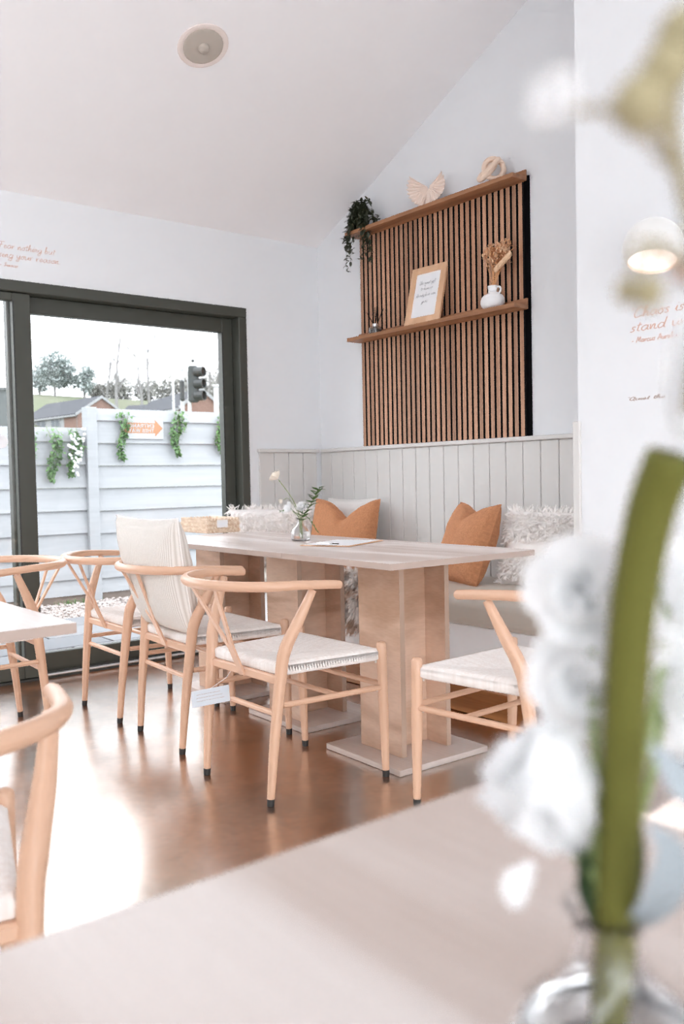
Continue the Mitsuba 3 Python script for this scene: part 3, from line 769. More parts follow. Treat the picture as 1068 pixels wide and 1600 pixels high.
# reed diffuser
rd = thing('reed_diffuser', 'clear glass reed diffuser with black sticks at the left of the lower shelf', 'reed diffuser')
dx, dy, dz = .655, -.08, LOWZ + .0005
bt_ = lathe([(.001, 0), (.036, 0), (.038, .003), (.038, .036), (.034, .042), (.014, .044), (.013, .048), (.010, .048), (.010, .042), (.032, .038), (.034, .034), (.034, .006), (.001, .005)], 24)
T_ = lambda m_, *p_: xf(m_, trimesh.transformations.translation_matrix(p_))
part(rd, 'bottle', P(T_(bt_, dx, dy, dz), 'm_clear_glass', 30))
principled('m_oil', (.05, .04, .035), .2)
part(rd, 'liquid', P(T_(lathe([(.001, .0065), (.033, .0065), (.033, .028), (.001, .028)], 20), dx, dy, dz), 'm_oil'), 'dark oil')
part(rd, 'collar', P(T_(lathe([(.0155, .0445), (.0165, .046), (.0165, .062), (.011, .062), (.011, .0445)], 20), dx, dy, dz), 'm_alu', 30), 'silver collar')
for (ax, ay) in ((-.075, 0), (-.012, .01), (.022, .0), (.035, -.015), (.066, .01)):
    part(rd, 'reed', P(tube([[dx - ax * .1, dy, dz + .03], [dx + ax, dy + ay, dz + .168 - abs(ax) * .35]], .0022, 6), 'm_felt'))

# wooden knot
kn = thing('knot_ornament', 'beige bisque chain knot ornament at the right of the upper shelf', 'ornament')
kc = np.array([1.585, -.095, TOPZ + .0715])
a = np.linspace(0, 2 * np.pi, 40)
def ring(c, ax1, ax2, ra, rb):
    return tube(np.array(c)[None] + 1.16 * ra * np.cos(a)[:, None] * np.array(ax1)[None] + 1.16 * rb * np.sin(a)[:, None] * np.array(ax2)[None], .0142, 10)
part(kn, 'link', P(ring(kc + [-.020, -.004, -.010], [.94, 0, .34], [-.25, .66, .70], .046, .040), 'm_bisque', True))
part(kn, 'link', P(ring(kc + [.022, 0, -.006], [.62, .62, .48], [-.42, -.25, .87], .040, .046), 'm_bisque', True))
part(kn, 'link', P(ring(kc + [0, .004, .010], [.15, .70, .70], [.93, -.36, .1], .046, .040), 'm_bisque', True))

# shell bowl
sb = thing('shell_ornament', 'cream ribbed double shell ornament standing on the upper shelf', 'ornament')
def fan(ribs, R_, a0, a1, cup):
    na, nr = ribs * 6 + 1, 12
    aa = np.linspace(a0, a1, na); rr = np.linspace(.06, 1, nr)
    A, Rr = np.meshgrid(aa, rr)
    rip = np.cos((A - a0) / (a1 - a0) * ribs * 2 * np.pi)
    rad = R_ * Rr * (1 + .04 * rip * Rr ** 3)
    z = cup * Rr ** 2 + .010 * rip * Rr
    v = np.stack([rad * np.cos(A), rad * np.sin(A), z], -1).reshape(-1, 3)
    i, j = np.meshgrid(np.arange(nr - 1), np.arange(na - 1), indexing='ij')
    q = np.stack([i * na + j, i * na + j + 1, (i + 1) * na + j + 1, (i + 1) * na + j], -1).reshape(-1, 4)
    n_ = len(v); t = np.array([0, 0, .006])
    q2 = q[:, ::-1] + n_
    rim = []
    bd = list(range((nr - 1) * na, nr * na))
    for s in range(na - 1): rim.append([bd[s], bd[s + 1], bd[s + 1] + n_, bd[s] + n_])
    for c_ in (0, na - 1):
        for s in range(nr - 1): rim.append([s * na + c_, (s + 1) * na + c_, (s + 1) * na + c_ + n_, s * na + c_ + n_])
    return (np.vstack([v, v + t]), np.vstack([q2, q, rim]))
def fanmesh(*k):
    v, f = fan(*k); return trimesh.Trimesh(v, np.vstack([f[:, [0, 1, 2]], f[:, [0, 2, 3]]]), process=False)
hinge = np.array([1.118, -.075, TOPZ + .006])
SHX = np.array([.85, .527, 0.0]); SHN = np.array([.527, -.85, 0.0])
M1 = mat(hinge + [0.0, 0, .100], SHX, [0, 0, 1], SHN)
part(sb, 'shell_half', P(xf(fanmesh(9, .112, math.radians(148), math.radians(256), .03), M1), 'm_shell', True))
M2 = mat(hinge + [0.006, -.004, .102], SHX, [0, 0, 1], SHN)
part(sb, 'shell_half', P(xf(fanmesh(8, .098, math.radians(-80), math.radians(36), .035), M2), 'm_shell', True))
part(sb, 'foot', P(xf(lathe(spline([(.001, 0), (.045, 0), (.044, .03), (.032, .06), (.016, .094), (.001, .100)], 16), 20), mat(hinge + [0, 0, -.0058], [1, 0, 0], [0, .5, 0], [0, 0, 1])), 'm_shell', True))

# trailing plant in a small pot at the left end of the upper shelf
tp = thing('trailing_plant', 'dark green trailing pot plant hanging from the left end of the upper shelf', 'plant')
pc = np.array([.56, -.085, TOPZ + .0005])
part(tp, 'pot', P(T_(lathe([(.001, 0), (.036, 0), (.042, .07), (.038, .07), (.034, .008), (.001, .008)], 24), *pc), 'm_plant', 30))
r = np.random.default_rng(9)
pos, dd = [], []
for q in range(34):
    a_ = r.uniform(0, 2 * np.pi); hang = r.uniform(-.02, .30) if q > 10 else r.uniform(-.1, .05)
    out = r.uniform(.05, .115)
    ex = np.array([math.cos(a_) * out * 1.05, -abs(math.sin(a_)) * out * .75 + .02, 0])
    if q > 10 and q % 2: ex[0] = -abs(ex[0]) * 1.2
    pts = spline([pc + [0, 0, .06], pc + ex * .55 + [0, 0, .12 + r.uniform(-.02, .05)], pc + ex * 1.0 + [0, 0, .06 - max(hang, 0) * .35], pc + ex * 1.12 + [r.uniform(-.02, .02), 0, .05 - hang]], 16)
    pts[:, 1] = np.minimum(pts[:, 1], -.03)
    part(tp, 'vine', P(tube(pts, .0013, 4), 'm_plant'))
    for s in range(2, 16):
        for e in range(3):
            pos.append(pts[s] + r.normal(0, .004, 3)); dd.append(r.normal(size=3) + [0, -.3, -.25])
part(tp, 'leaves', P(scatter(*leaf_mesh(.55, .12, .2, 4), np.array(pos), np.array(dd), r.uniform(.020, .040, len(pos))), 'm_plant'), kind='stuff')

# ------------------------------------------------------------------ wall writing, vent, sconce
def wall_text(holder, txt, o, X, N, xh, r_, m_, width=None):
    mm, w = script(txt, xh, r_)
    if width: mm.apply_scale([width / w, 1, 1])
    mm.apply_scale([1, 1, .25])
    part(holder, 'lettering', P(xf(mm, mat(o, X, np.cross(N, X), N)), m_))
wall_text(wall_l, "'Fear nothing but", [.0008, -2.06, 2.252], [0, 1, 0], [1, 0, 0], .0165, .0012, 'm_copper_text', .305)
wall_text(wall_l, "losing your reason.", [.0008, -2.085, 2.206], [0, 1, 0], [1, 0, 0], .0165, .0012, 'm_copper_text', .36)
wall_text(wall_l, "- Seneca", [.0008, -2.045, 2.160], [0, 1, 0], [1, 0, 0], .009, .0011, 'm_copper_text', .09)
yt = PY - .0008
wall_text(wall_r, "'Chaos is everywhere,", [2.775, yt, 1.595], [1, 0, 0], [0, -1, 0], .018, .0014, 'm_copper_text', .50)
wall_text(wall_r, "stand unshaken.", [2.775, yt, 1.545], [1, 0, 0], [0, -1, 0], .018, .0014, 'm_copper_text', .42)
wall_text(wall_r, "- Marcus Aurelius", [2.78, yt, 1.505], [1, 0, 0], [0, -1, 0], .010, .0013, 'm_copper_text', .19)
wall_text(wall_r, "'Quiet the mind and the soul will speak", [2.76, yt, 1.298], [1, 0, 0], [0, -1, 0], .0065, .0011, 'm_grey_text', .62)

cv = thing('ceiling_vent', 'round taupe vent valve with pale ring in the sloping ceiling', 'ceiling vent')
nn = np.array([SLOPE, 0, -1.0]); nn /= np.linalg.norm(nn)
ux = np.array([1, 0, SLOPE]); ux /= np.linalg.norm(ux)
vc = np.array([1.03, -1.425, roof_z(1.03)])
VM = mat(vc, ux, np.cross(nn, ux), nn)
part(cv, 'ring', P(xf(lathe([(.088, .0002), (.120, .0002), (.119, .004), (.108, .008), (.096, .004), (.088, .003)], 48), VM), 'm_vent_ring', 40), 'pale pinkish ring')
part(cv, 'disc', P(xf(lathe([(.001, .012), (.085, .010), (.094, .006), (.0945, .0035), (.001, .0035)], 48), VM), 'm_vent', 30))
part(cv, 'knob', P(xf(lathe([(.001, .030), (.018, .028), (.025, .022), (.027, .0125), (.001, .0125)], 32), VM), 'm_vent', 40))

ws = thing('wall_lamp', 'white globe wall lamp with open underside beside the handwritten quote', 'wall lamp')
lc = np.array([2.972, -.865, 1.785]); lr = .098
dn = np.array([.12, -.28, -.95]); dn /= np.linalg.norm(dn)
_, sx_, sz_ = local_frame(dn, (1, 0, 0))
LM = mat(lc, sx_, np.cross(dn, sx_), dn)
th = np.linspace(0.02, math.radians(124), 30)
outp = np.stack([lr * np.sin(th), -lr * np.cos(th)], 1)
inp = np.stack([(lr - .004) * np.sin(th), -(lr - .004) * np.cos(th)], 1)
part(ws, 'shade', P(xf(lathe(outp, 48), LM), 'm_lamp_shell', True))
part(ws, 'shade_lining', P(xf(lathe(np.vstack([inp, outp[-1:]]), 48), LM), 'm_lamp_inside', 40), 'warm white lining')
dif = xf(lathe([(.0005, .041), (.079, .041), (.079, .043), (.04, .045), (.0005, .046)], 40), LM)
scene[newkey(ws + '__diffuser')] = {**P(dif, None, False), 'bsdf': {'type': 'diffuse', 'reflectance': rgb(.8, .8, .8)}, 'emitter': {'type': 'area', 'radiance': rgb(1.15, .93, .84)}}
part(ws, 'arm', P(tube([lc - dn * lr * .93, lc + [0, .06, .088], [lc[0], PY - .012, lc[2] + .06]], .008, 8), 'm_lamp_shell', True))
part(ws, 'wall_plate', P(xf(lathe([(.001, .0), (.045, .0), (.045, .010), (.04, .013), (.001, .013)], 28), mat([lc[0], PY - .0005, lc[2] + .06], [1, 0, 0], [0, 0, 1], [0, -1, 0])), 'm_lamp_shell', 30))

# opal globe pendants over the tables behind the photographer
for q, (x, y, z) in enumerate([(1.5, -4.2, 1.95), (7.1, -4.4, 2.0), (7.1, -5.6, 2.0), (4.4, -6.7, 2.2)]):
    k = thing('pendant_lamp', ['opal globe pendant lamp over the left table row, outside the view', 'opal globe pendant lamp by the glazed east side, nearer the alcove', 'opal globe pendant lamp by the glazed east side, farther from the alcove', 'opal globe pendant lamp by the south wall behind the camera'][q], 'pendant lamp', 'opal globe pendants behind the camera')
    scene[newkey(k + '__globe')] = {**P(T_(trimesh.creation.icosphere(3, .15), x, y, z), None, True), 'bsdf': {'type': 'diffuse', 'reflectance': rgb(.8, .8, .8)}, 'emitter': {'type': 'area', 'radiance': rgb(*([30, 30.6, 31] if q == 0 else [[0, 4, 7, 4][q]] * 3))}}
    part(k, 'cord', P(tube([[x, y, z + .15], [x, y, roof_z(x) + .02]], .004, 6), 'm_felt'))

# ------------------------------------------------------------------ tables
def table(label, xc, yc, w, dpt, px0, px1, py0, py1, rz=0.0, group=None, cy=None):
    """w along x, dpt along y; pedestal plate given in local coordinates"""
    k = thing('cafe_table', label, 'table', group)
    M = npm(place(xc, yc, 0, rz))
    top = part(k, 'tabletop', P(xf(bx(-w / 2, w / 2, -dpt / 2, dpt / 2, .7345, .757, .0015), M), 'm_tabletop'))
    ed = .0012
    part(top, 'edge_band', P(xf(cat([bx(-w / 2 - ed, w / 2 + ed, -dpt / 2 - ed, -dpt / 2 + .0002, .7355, .756), bx(w / 2 - .0002, w / 2 + ed, -dpt / 2, dpt / 2, .7355, .756), bx(-w / 2 - ed, w / 2 + ed, dpt / 2 - .0002, dpt / 2 + ed, .7355, .756), bx(-w / 2 - ed, -w / 2 + .0002, -dpt / 2, dpt / 2, .7355, .756)]), M), 'm_table_edge'))
    part(k, 'base_plate', P(xf(bx(px0, px1, py0, py1, .001, .023, .002), M), 'm_tabletop'))
    cx = (px0 + px1) / 2
    cy = (py0 + py1) / 2 if cy is None else cy
    pw_, pd = .235, .245
    for s, nm in ((-1, 'front'), (1, 'rear')):
        y0 = cy + s * pd / 2
        pn = part(k, 'pedestal_panel', P(xf(bx(cx - pw_ / 2, cx + pw_ / 2, min(y0, y0 - s * .022), max(y0, y0 - s * .022), .0235, .734, .001), M), 'm_pedestal'))
        part(pn, 'edge_band', P(xf(cat([bx(cx + q * pw_ / 2 - .0004, cx + q * pw_ / 2 + .0008, min(y0, y0 - s * .022), max(y0, y0 - s * .022), .0235, .734) for q in (-1, 1)]), M), 'm_pedestal_edge'))
    part(k, 'pedestal_web', P(xf(bx(cx - .011, cx + .011, cy - pd / 2 + .0225, cy + pd / 2 - .0225, .0235, .715, .001), M), 'm_pedestal'))
    part(k, 'bracket', P(xf(bx(cx + pw_ / 2 - .02, cx + pw_ / 2 - .006, cy - pd / 2 + .023, cy - pd / 2 + .035, .705, .7340), M), 'm_alu'))
    return k
TG = 'oak tables pushed together along the bench'
RT = -1.2
TW, TD = .638, .70
for q, lab in enumerate(('pale oak cafe table nearest the camera of the bench row', 'middle pale oak cafe table of the bench row, under the flower vase', 'farthest pale oak cafe table of the bench row, under the wicker tray')):
    xc = 2.199 - q * .641
    yc = -1.293 + q * .641 * math.tan(math.radians(-RT)) * -1 * -1
    table(lab, xc, yc, TW, TD, -.222, .208, -.232 if q == 0 else -.185, .205 if q == 0 else .225, RT, TG, cy=-.0135)
table('pale oak table at the left edge with one bare corner in view', 2.585, -3.195, .64, .66, -.215, .215, -.215, .215, 0.8)
FGX = 4.089
table('large pale oak table filling the bottom of the view under the glass vase', FGX + .36, -3.725, .72, 1.62, -.215, .215, -.215, .215, 0.3)

# ------------------------------------------------------------------ wishbone chairs
def chair_parts():
    out = []   # (name, parent index or None, shape, label)
    CM = 'm_chair'
    for s in (-1, 1):
        pts = spline([(s * .200, -.230, .022), (s * .206, -.215, .20), (s * .215, -.190, .42), (s * .226, -.178, .50), (s * .249, -.143, .585), (s * .270, -.098, .684)], 26)
        out.append(('rear_leg', None, P(tube(pts, np.interp(np.linspace(0, 1, 26), [0, .35, .6, .8, 1], [.0125, .0195, .0212, .0185, .0130]), 14), CM, True), None))
        out.append(('foot_cap', len(out) - 1, P(tube([(s * .1998, -.2315, 0.0), (s * .200, -.230, .0225)], [.0115, .0128], 14), 'm_rubber', 30), 'black rubber foot'))
        fp = spline([(s * .236, .226, .022), (s * .237, .220, .25), (s * .237, .215, .462)], 12)
        out.append(('front_leg', None, P(tube(fp, np.interp(np.linspace(0, 1, 12), [0, .5, 1], [.0125, .0178, .0175]), 14, dome=False), CM, True), None))
        fi = len(out) - 1
        out.append(('leg_tip', fi, P(T_(lathe([(.0174, 0), (.0165, .005), (.012, .010), (.001, .012)], 14), s * .237, .215, .4615), CM, True), None))
        out.append(('foot_cap', fi, P(tube([(s * .236, .2265, 0.0), (s * .236, .226, .0225)], [.0115, .0128], 14), 'm_rubber', 30), 'black rubber foot'))
        for z, yy in ((.436, .199), (.402, .201), (.302, .206)):
            out.append(('bolt', fi, P(xf(trimesh.creation.icosphere(1, .0048), trimesh.transformations.translation_matrix([s * .226, yy - .002, z])), 'm_bolt', True), 'steel bolt'))
        out.append(('bolt', fi - 2, P(xf(trimesh.creation.icosphere(1, .0048), trimesh.transformations.translation_matrix([s * .2055, -.187, .40])), 'm_bolt', True), 'steel bolt'))
        out.append(('side_stretcher', None, P(tube([(s * .2385, .215, .315), (s * .217, -.185, .318)], .0098, 10), CM, True), None))
    out.append(('front_stretcher', None, P(tube([(-.230, .222, .322), (.230, .222, .322)], .0098, 10), CM, True), None))
    out.append(('cross_stretcher', None, P(tube([(-.224, .03, .316), (.224, .03, .316)], .0090, 10), CM, True), None))
    out.append(('rear_stretcher', None, P(tube([(-.206, -.198, .288), (.206, -.198, .288)], .0098, 10), CM, True), None))
    out.append(('rear_rail', None, P(bx(-.210, .210, -.200, -.180, .382, .410, .004), CM, 30), None))
    # hoop
    a_ = np.linspace(math.radians(180), math.radians(360), 26)
    arc = np.stack([.278 * np.cos(a_), -.135 + .222 * np.sin(a_), np.full(26, .705)], 1)
    hp = np.vstack([[(-.289, -.004, .694), (-.287, -.05, .698)], arc[1:-1], [(.287, -.05, .698), (.289, -.004, .694)]])
    hp = spline(hp, 60)
    out.append(('hoop_back', None, P(tube(hp, np.interp(np.linspace(0, 1, 60), [0, .2, .5, .8, 1], [.0140, .0165, .0170, .0165, .0140]), 14, dome=True), CM, True), None))
    # Y shaped splat: a flat stem that forks into two flat prongs
    def strip(p0, p1, w0, w1, t):
        p0, p1 = np.array(p0), np.array(p1); d_ = (p1 - p0) / np.linalg.norm(p1 - p0)
        lat = np.array([1.0, 0, 0]) - d_ * d_[0]; lat /= np.linalg.norm(lat); nn_ = np.cross(d_, lat)
        pts = [p_ + a_ * w_ * lat + b_ * nn_ * t for p_, w_ in ((p0, w0), (p1, w1)) for a_ in (-1, 1) for b_ in (-1, 1)]
        mm = m3.Manifold.hull_points(np.array(pts)).to_mesh()
        return trimesh.Trimesh(mm.vert_properties[:, :3], mm.tri_verts, process=False)
    fork = (0, -.246, .495)
    st = [strip((0, -.198, .384), fork, .0165, .0185, .0038)] + [strip((s * .008, -.240, .480), (s * .078, -.3455, .704), .0105, .0085, .0038) for s in (-1, 1)]
    out.append(('splat', None, P(cat(st), CM, 40), None))
    # woven seat
    n = 40
    S, Tt = np.meshgrid(np.linspace(-1, 1, n), np.linspace(-1, 1, n))
    yb, yf = -.188, .212
    hw = .198 + (.236 - .198) * (Tt + 1) / 2
    m_ = np.maximum(np.abs(S), np.abs(Tt))
    edge = np.clip((m_ - .80) / .20, 0, 1)
    x, y = hw * 1.02 * S, yb + (yf - yb) * (Tt + 1) / 2
    diag = np.exp(-((np.abs(S) - np.abs(Tt)) / .07) ** 2) * np.clip(1 - m_, 0, 1)
    z = .458 - .030 * (1 - m_) ** .85 - .007 * diag - .018 * (1 - np.sqrt(np.clip(1 - edge ** 2, 0, 1))) - .010 * np.clip(-Tt, 0, 1) * (1 - np.abs(S))
    zb = .402 + .012 * (1 - np.sqrt(np.clip(1 - edge ** 2, 0, 1))) + .008 * (1 - m_)
    zb = np.minimum(zb, z - .002)
    bul = 1 + .012 * 0
    v = np.concatenate([np.stack([x, y, z], -1).reshape(-1, 3), np.stack([x, y, zb], -1).reshape(-1, 3)])
    i, j = np.meshgrid(np.arange(n - 1), np.arange(n - 1), indexing='ij')
    q = np.stack([i * n + j, i * n + j + 1, (i + 1) * n + j + 1, (i + 1) * n + j], -1).reshape(-1, 4)
    N = n * n
    loop = list(range(0, n)) + [k * n + n - 1 for k in range(1, n)] + [(n - 1) * n + k for k in range(n - 2, -1, -1)] + [k * n for k in range(n - 2, 0, -1)]
    rim = [[loop[k], loop[k] + N, loop[(k + 1) % len(loop)] + N, loop[(k + 1) % len(loop)]] for k in range(len(loop))]
    f = np.vstack([q, q[:, ::-1] + N, rim])
    out.append(('woven_seat', None, P((v, f), 'm_cord', True, uv=v[:, :2].copy()), 'woven cream paper cord seat'))
    return out
CH = chair_parts()
def chair(label, x, y, rz, group='wooden wishbone chairs'):
    k = thing('wishbone_chair', label, 'chair', group)
    t = place(x, y, .0005, rz); keys = []
    for name, par, shape, lab in CH:
        keys.append(part(k if par is None else keys[par], name, {**shape, 'to_world': t}, lab))
    return k
pA, aA = (2.1205, -1.781), math.radians(0)
chair('wishbone chair with a paper tag, in front of the nearest bench table', *pA, math.degrees(aA))
pB, aB = (1.465, -1.723), math.radians(-3)
chair('wishbone chair holding the striped cushion, middle of the bench row', *pB, math.degrees(aB))
pC, aC = (0.884, -1.721), math.radians(-1)
chair('wishbone chair before the glass door, farthest of the bench row', *pC, math.degrees(aC))
chair('wishbone chair at the near end of the bench table, partly behind white flowers', 2.845, -1.42, 92)
chair('wishbone chair cut off by the left edge, close to the camera', 3.134, -3.304, 80)
chair('wishbone chair at the far side of the left table, before the dark door stile', .86, -2.48, 178)

# paper tag hanging from chair A
tg = thing('paper_tag', 'pale paper tag tied under the nearest wishbone chair', 'tag')
tc = np.array([2.00, -2.035, .298])
tX = _R0 * .97 + np.array([0, 0, .17]); tX /= np.linalg.norm(tX)
tN = -np.array([-math.sin(YAW), math.cos(YAW), 0]) * .8 + np.array([0, 0, .6]); tN -= tX * (tN @ tX); tN /= np.linalg.norm(tN)
tgm = mat(tc, tX, np.cross(tN, tX), tN); TM = np.eye(4)
part(tg, 'card', P(xf(bx(-.066, .066, -.030, .030, -.0005, .0005), TM @ tgm), 'm_tag'))
for q in range(3):
    part(tg, 'printed_line', P(xf(bx(-.050, .035 + .006 * q, .012 - q * .012, .0138 - q * .012, .0005, .0009), TM @ tgm), 'm_grey_text'))
part(tg, 'string', P(tube([tc + tgm[:3, 1] * .028, (2.03, -1.99, .36), (2.05, -1.984, .384)], .0009, 4), 'm_paper'))

# ------------------------------------------------------------------ cushions
def pillow(w, h, t, chop=0.0, seed=0, wr=.006, n=36, pinch=.07, pw_=.42, sag=0.0, taper=0.0):
    """standing pillow: x width, z height (0..h), y thickness"""
    U, V = np.meshgrid(np.linspace(-1, 1, n), np.linspace(-1, 1, n))
    e = (1 - U ** 2) * (1 - V ** 2)
    x = w / 2 * U * (1 - pinch * (1 - V ** 2)); z = h / 2 * V * (1 - pinch * (1 - U ** 2))
    vv = np.clip((V + .2) / 1.2, 0, 1)
    z = z - chop * np.exp(-(np.abs(U - .08) / .42) ** 1.4) * vv ** 1.5
    x = x * (1 + .04 * chop / max(h, 1e-6) * vv)
    x = x * (1 + taper * V)
    th = t / 2 * np.clip(e, 0, 1) ** pw_
    th = th * (1 - sag * np.clip(V, 0, 1))
    P3 = np.stack([U * 1.7, V * 1.7, np.full_like(U, seed * 3.3)], -1)
    nz = lambda k: (meshkit.fbm(P3 * 1.6 + k, 3, seed) - .5)
    crease = np.exp(-((np.abs(U) + np.abs(V) - 1.55) / .12) ** 2) * .5
    yf = -th - wr * 2.2 * nz(3) * e ** .3 - wr * crease * np.sin(8 * (U * V + nz(5) * 2)) * e ** .3
    if chop: yf = yf + chop * .20 * np.exp(-((U - .08) / .10) ** 2) * vv ** 2 * (e ** .2)
    yb = th + wr * 2.2 * nz(11) * e ** .3
    v = np.concatenate([np.stack([x, yf, z + h / 2], -1).reshape(-1, 3), np.stack([x, yb, z + h / 2], -1).reshape(-1, 3)])
    i, j = np.meshgrid(np.arange(n - 1), np.arange(n - 1), indexing='ij')
    q = np.stack([i * n + j, i * n + j + 1, (i + 1) * n + j + 1, (i + 1) * n + j], -1).reshape(-1, 4)
    f = np.vstack([q, q[:, ::-1] + n * n])
    f = np.vstack([f[:, [0, 1, 2]], f[:, [0, 2, 3]]])
    uv = np.concatenate([np.stack([U * w / 2, V * h / 2], -1).reshape(-1, 2)] * 2)
    # weld the border so that smooth shading stays continuous inside each face only
    return v, f, uv
def cushion(name, label, w, h, t, M, m_, group=None, seam=None, **kw):
    v, f, uv = pillow(w, h, t, **kw)
    v = (M[:3, :3] @ v.T).T + M[:3, 3]
    k = thing(name, label, 'cushion', group)
    part(k, 'cover', mikit.ply((v, f), m_, smooth=True, uv=uv))
    n = kw.get('n', 36)
    if seam:
        top = list(range((n - 1) * n, n * n)); lft = [q * n for q in range(n)]; rgt = [q * n + n - 1 for q in range(n)]; bot = list(range(n))
        path = v[bot + rgt[1:] + top[::-1][1:] + lft[::-1][1:]]
        part(k, 'piping', P(tube(path, .0035, 6), seam, True))
    return k, v
def stand(x, y, z, rz, lean):
    return npm(place(x, y, z, rz, -lean))
cushion('rust_cushion', 'rust orange cushion with a chopped top, left of the clipboard', .47, .43, .17, stand(.57, -.33, SEAT - .006, 14, 14), 'm_rust', 'rust cushions on the bench', seam='m_rust', chop=.125, seed=2, pinch=.02)
cushion('rust_cushion', 'rust orange cushion folded on itself, against the white tufted cushion', .43, .425, .20, stand(1.535, -.345, SEAT - .006, -20, 20), 'm_rust', 'rust cushions on the bench', seam='m_rust', chop=.07, seed=4, wr=.012, pinch=.03)
lvf = np.array([[0, -.10, 0], [0, .10, 0], [.5, .09, .10], [.5, -.09, .10], [1, .05, -.05], [1, -.05, -.05]]); lff = np.array([[0, 1, 2], [0, 2, 3], [3, 2, 4], [3, 4, 5]])
def tufted(label, w, h, t, M, bands, seed, plain=False):
    k, v = cushion('tufted_cushion', label, w, h, t, M, 'm_white_fabric', 'white tufted cushions on the bench', seed=seed, pinch=.03)
    r = np.random.default_rng(seed); n = 36
    front = v[:n * n].reshape(n, n, 3)
    pos, dd = [], []
    for (v0, v1, cnt) in bands:
        for q in range(cnt):
            a, b = r.uniform(1, n - 2.01), r.uniform(v0, v1) * (n - 2)
            i0, j0 = int(b), int(a)
            i0 = min(i0, n - 2)
            p = front[i0, j0] * (1 - (a - j0)) + front[i0, j0 + 1] * (a - j0)
            p = p + (front[i0 + 1, j0] - front[i0, j0]) * (b - i0)
            pos.append(p); dd.append(M[:3, :3] @ np.array([r.normal(0, .6), -.75, -.7 + r.normal(0, .5)]))
    for q in range(500):      # fringe round the rim
        e = r.integers(0, 3); tt = r.uniform(0, n - 1.01); j0 = int(tt)
        p = front[-1, j0] if e == 0 else (front[j0, 0] if e == 1 else front[j0, -1])
        nx = front[-1, min(j0 + 1, n - 1)] if e == 0 else (front[min(j0 + 1, n - 1), 0] if e == 1 else front[min(j0 + 1, n - 1), -1])
        pos.append(p + (nx - p) * (tt - j0)); dd.append(M[:3, :3] @ np.array([[r.normal(0, .6), -.2 + r.normal(0, .3), .8], [-.9, r.normal(0, .4), r.normal(0, .6)], [.9, r.normal(0, .4), r.normal(0, .6)]][e]))
    part(k, 'fringe', P(scatter(lvf, lff, np.array(pos), np.array(dd), r.uniform(.022, .042, len(pos)), roll=r.uniform(0, 6.28, len(pos))), 'm_fringe'), 'shaggy white fringe', kind='stuff')
tufted('long white tufted cushion in the left corner of the bench', .66, .37, .15, stand(.185, -.43, SEAT - .004, 72, 14), [(.1, .95, 2600)], 21)
tufted('white tufted cushion at the right of the bench, partly behind the flowers', .56, .37, .16, stand(2.03, -.225, SEAT - .004, 6, 15), [(.62, .98, 2100), (.10, .42, 1300)], 22)
cushion('grey_cushion', 'pale grey cushion peeping out behind the chopped rust cushion', .44, .42, .14, stand(.44, -.165, SEAT - .005, 4, 8), 'm_grey_fabric', seed=9, pinch=.05)
# striped cushion on chair B
bm_ = npm(place(pB[0], pB[1], 0, math.degrees(aB))) @ npm(place(-.005, -.170, .446, 180, -12))
cushion('striped_cushion', 'cream corduroy striped cushion propped upright on the middle wishbone chair', .515, .465, .19, bm_, 'm_corduroy', seed=13, wr=.011, seam='m_white_fabric', pinch=.05, taper=.15)

# sheepskin throw over the bench front
sk = thing('sheepskin', 'brown and white shaggy sheepskin draped over the bench front between tables', 'sheepskin')
prof = spline([(-.50, SEAT + .012), (-.60, SEAT + .014), (BY + .04, SEAT + .016), (BY - .012, SEAT - .02), (BY - .016, .40), (BY - .006, .285)], 30)
xs_ = np.linspace(.98, 1.40, 14)
gv = np.array([[x_ + .02 * math.sin(q * .5 + x_ * 9), p_[0], p_[1]] for q, p_ in enumerate(prof) for x_ in xs_])
i, j = np.meshgrid(np.arange(29), np.arange(13), indexing='ij')
qd = np.stack([i * 14 + j, i * 14 + j + 1, (i + 1) * 14 + j + 1, (i + 1) * 14 + j], -1).reshape(-1, 4)
part(sk, 'hide', P((np.vstack([gv, gv + [0, .003, -.004]]), np.vstack([qd, qd[:, ::-1] + len(gv)])), 'm_fringe'))
r = np.random.default_rng(33)
n = 6000
ii = r.uniform(0, 28.99, n); jj = r.uniform(0, 12.99, n)
G3 = gv.reshape(30, 14, 3); i0, j0 = ii.astype(int), jj.astype(int); fi, fj = (ii - i0)[:, None], (jj - j0)[:, None]
pos = (G3[i0, j0] * (1 - fi) + G3[i0 + 1, j0] * fi) * (1 - fj) + (G3[i0, j0 + 1] * (1 - fi) + G3[i0 + 1, j0 + 1] * fi) * fj
tn = G3[np.minimum(i0 + 1, 29), j0] - G3[i0, j0]; tn /= np.linalg.norm(tn, axis=1, keepdims=True)
nrm = np.stack([0 * tn[:, 0], -np.abs(tn[:, 2]), np.abs(tn[:, 1])], 1)
clump = np.stack([np.sin(pos[:, 0] * 60 + pos[:, 2] * 35), 0 * ii, np.sin(pos[:, 2] * 50 - pos[:, 0] * 40)], 1)
dirn = nrm * .60 + np.array([0, -.1, -.60]) + clump * .5 + r.normal(0, .18, (n, 3))
hv = np.array([[0, -.075, 0], [0, .075, 0], [.5, .07, .08], [.5, -.07, .08], [1, 0, -.04]]); hf = np.array([[0, 1, 2], [0, 2, 3], [3, 2, 4]])
hm = scatter(hv, hf, pos, dirn, r.uniform(.04, .075, n))
huv = np.tile(np.array([[0, .25], [0, .25], [0, .6], [0, .6], [0, 1.0]]), (n, 1))
part(sk, 'wool', mikit.ply(hm, 'm_fur', smooth=False, uv=huv), kind='stuff')

# ------------------------------------------------------------------ things on the bench tables
TZ = .7575
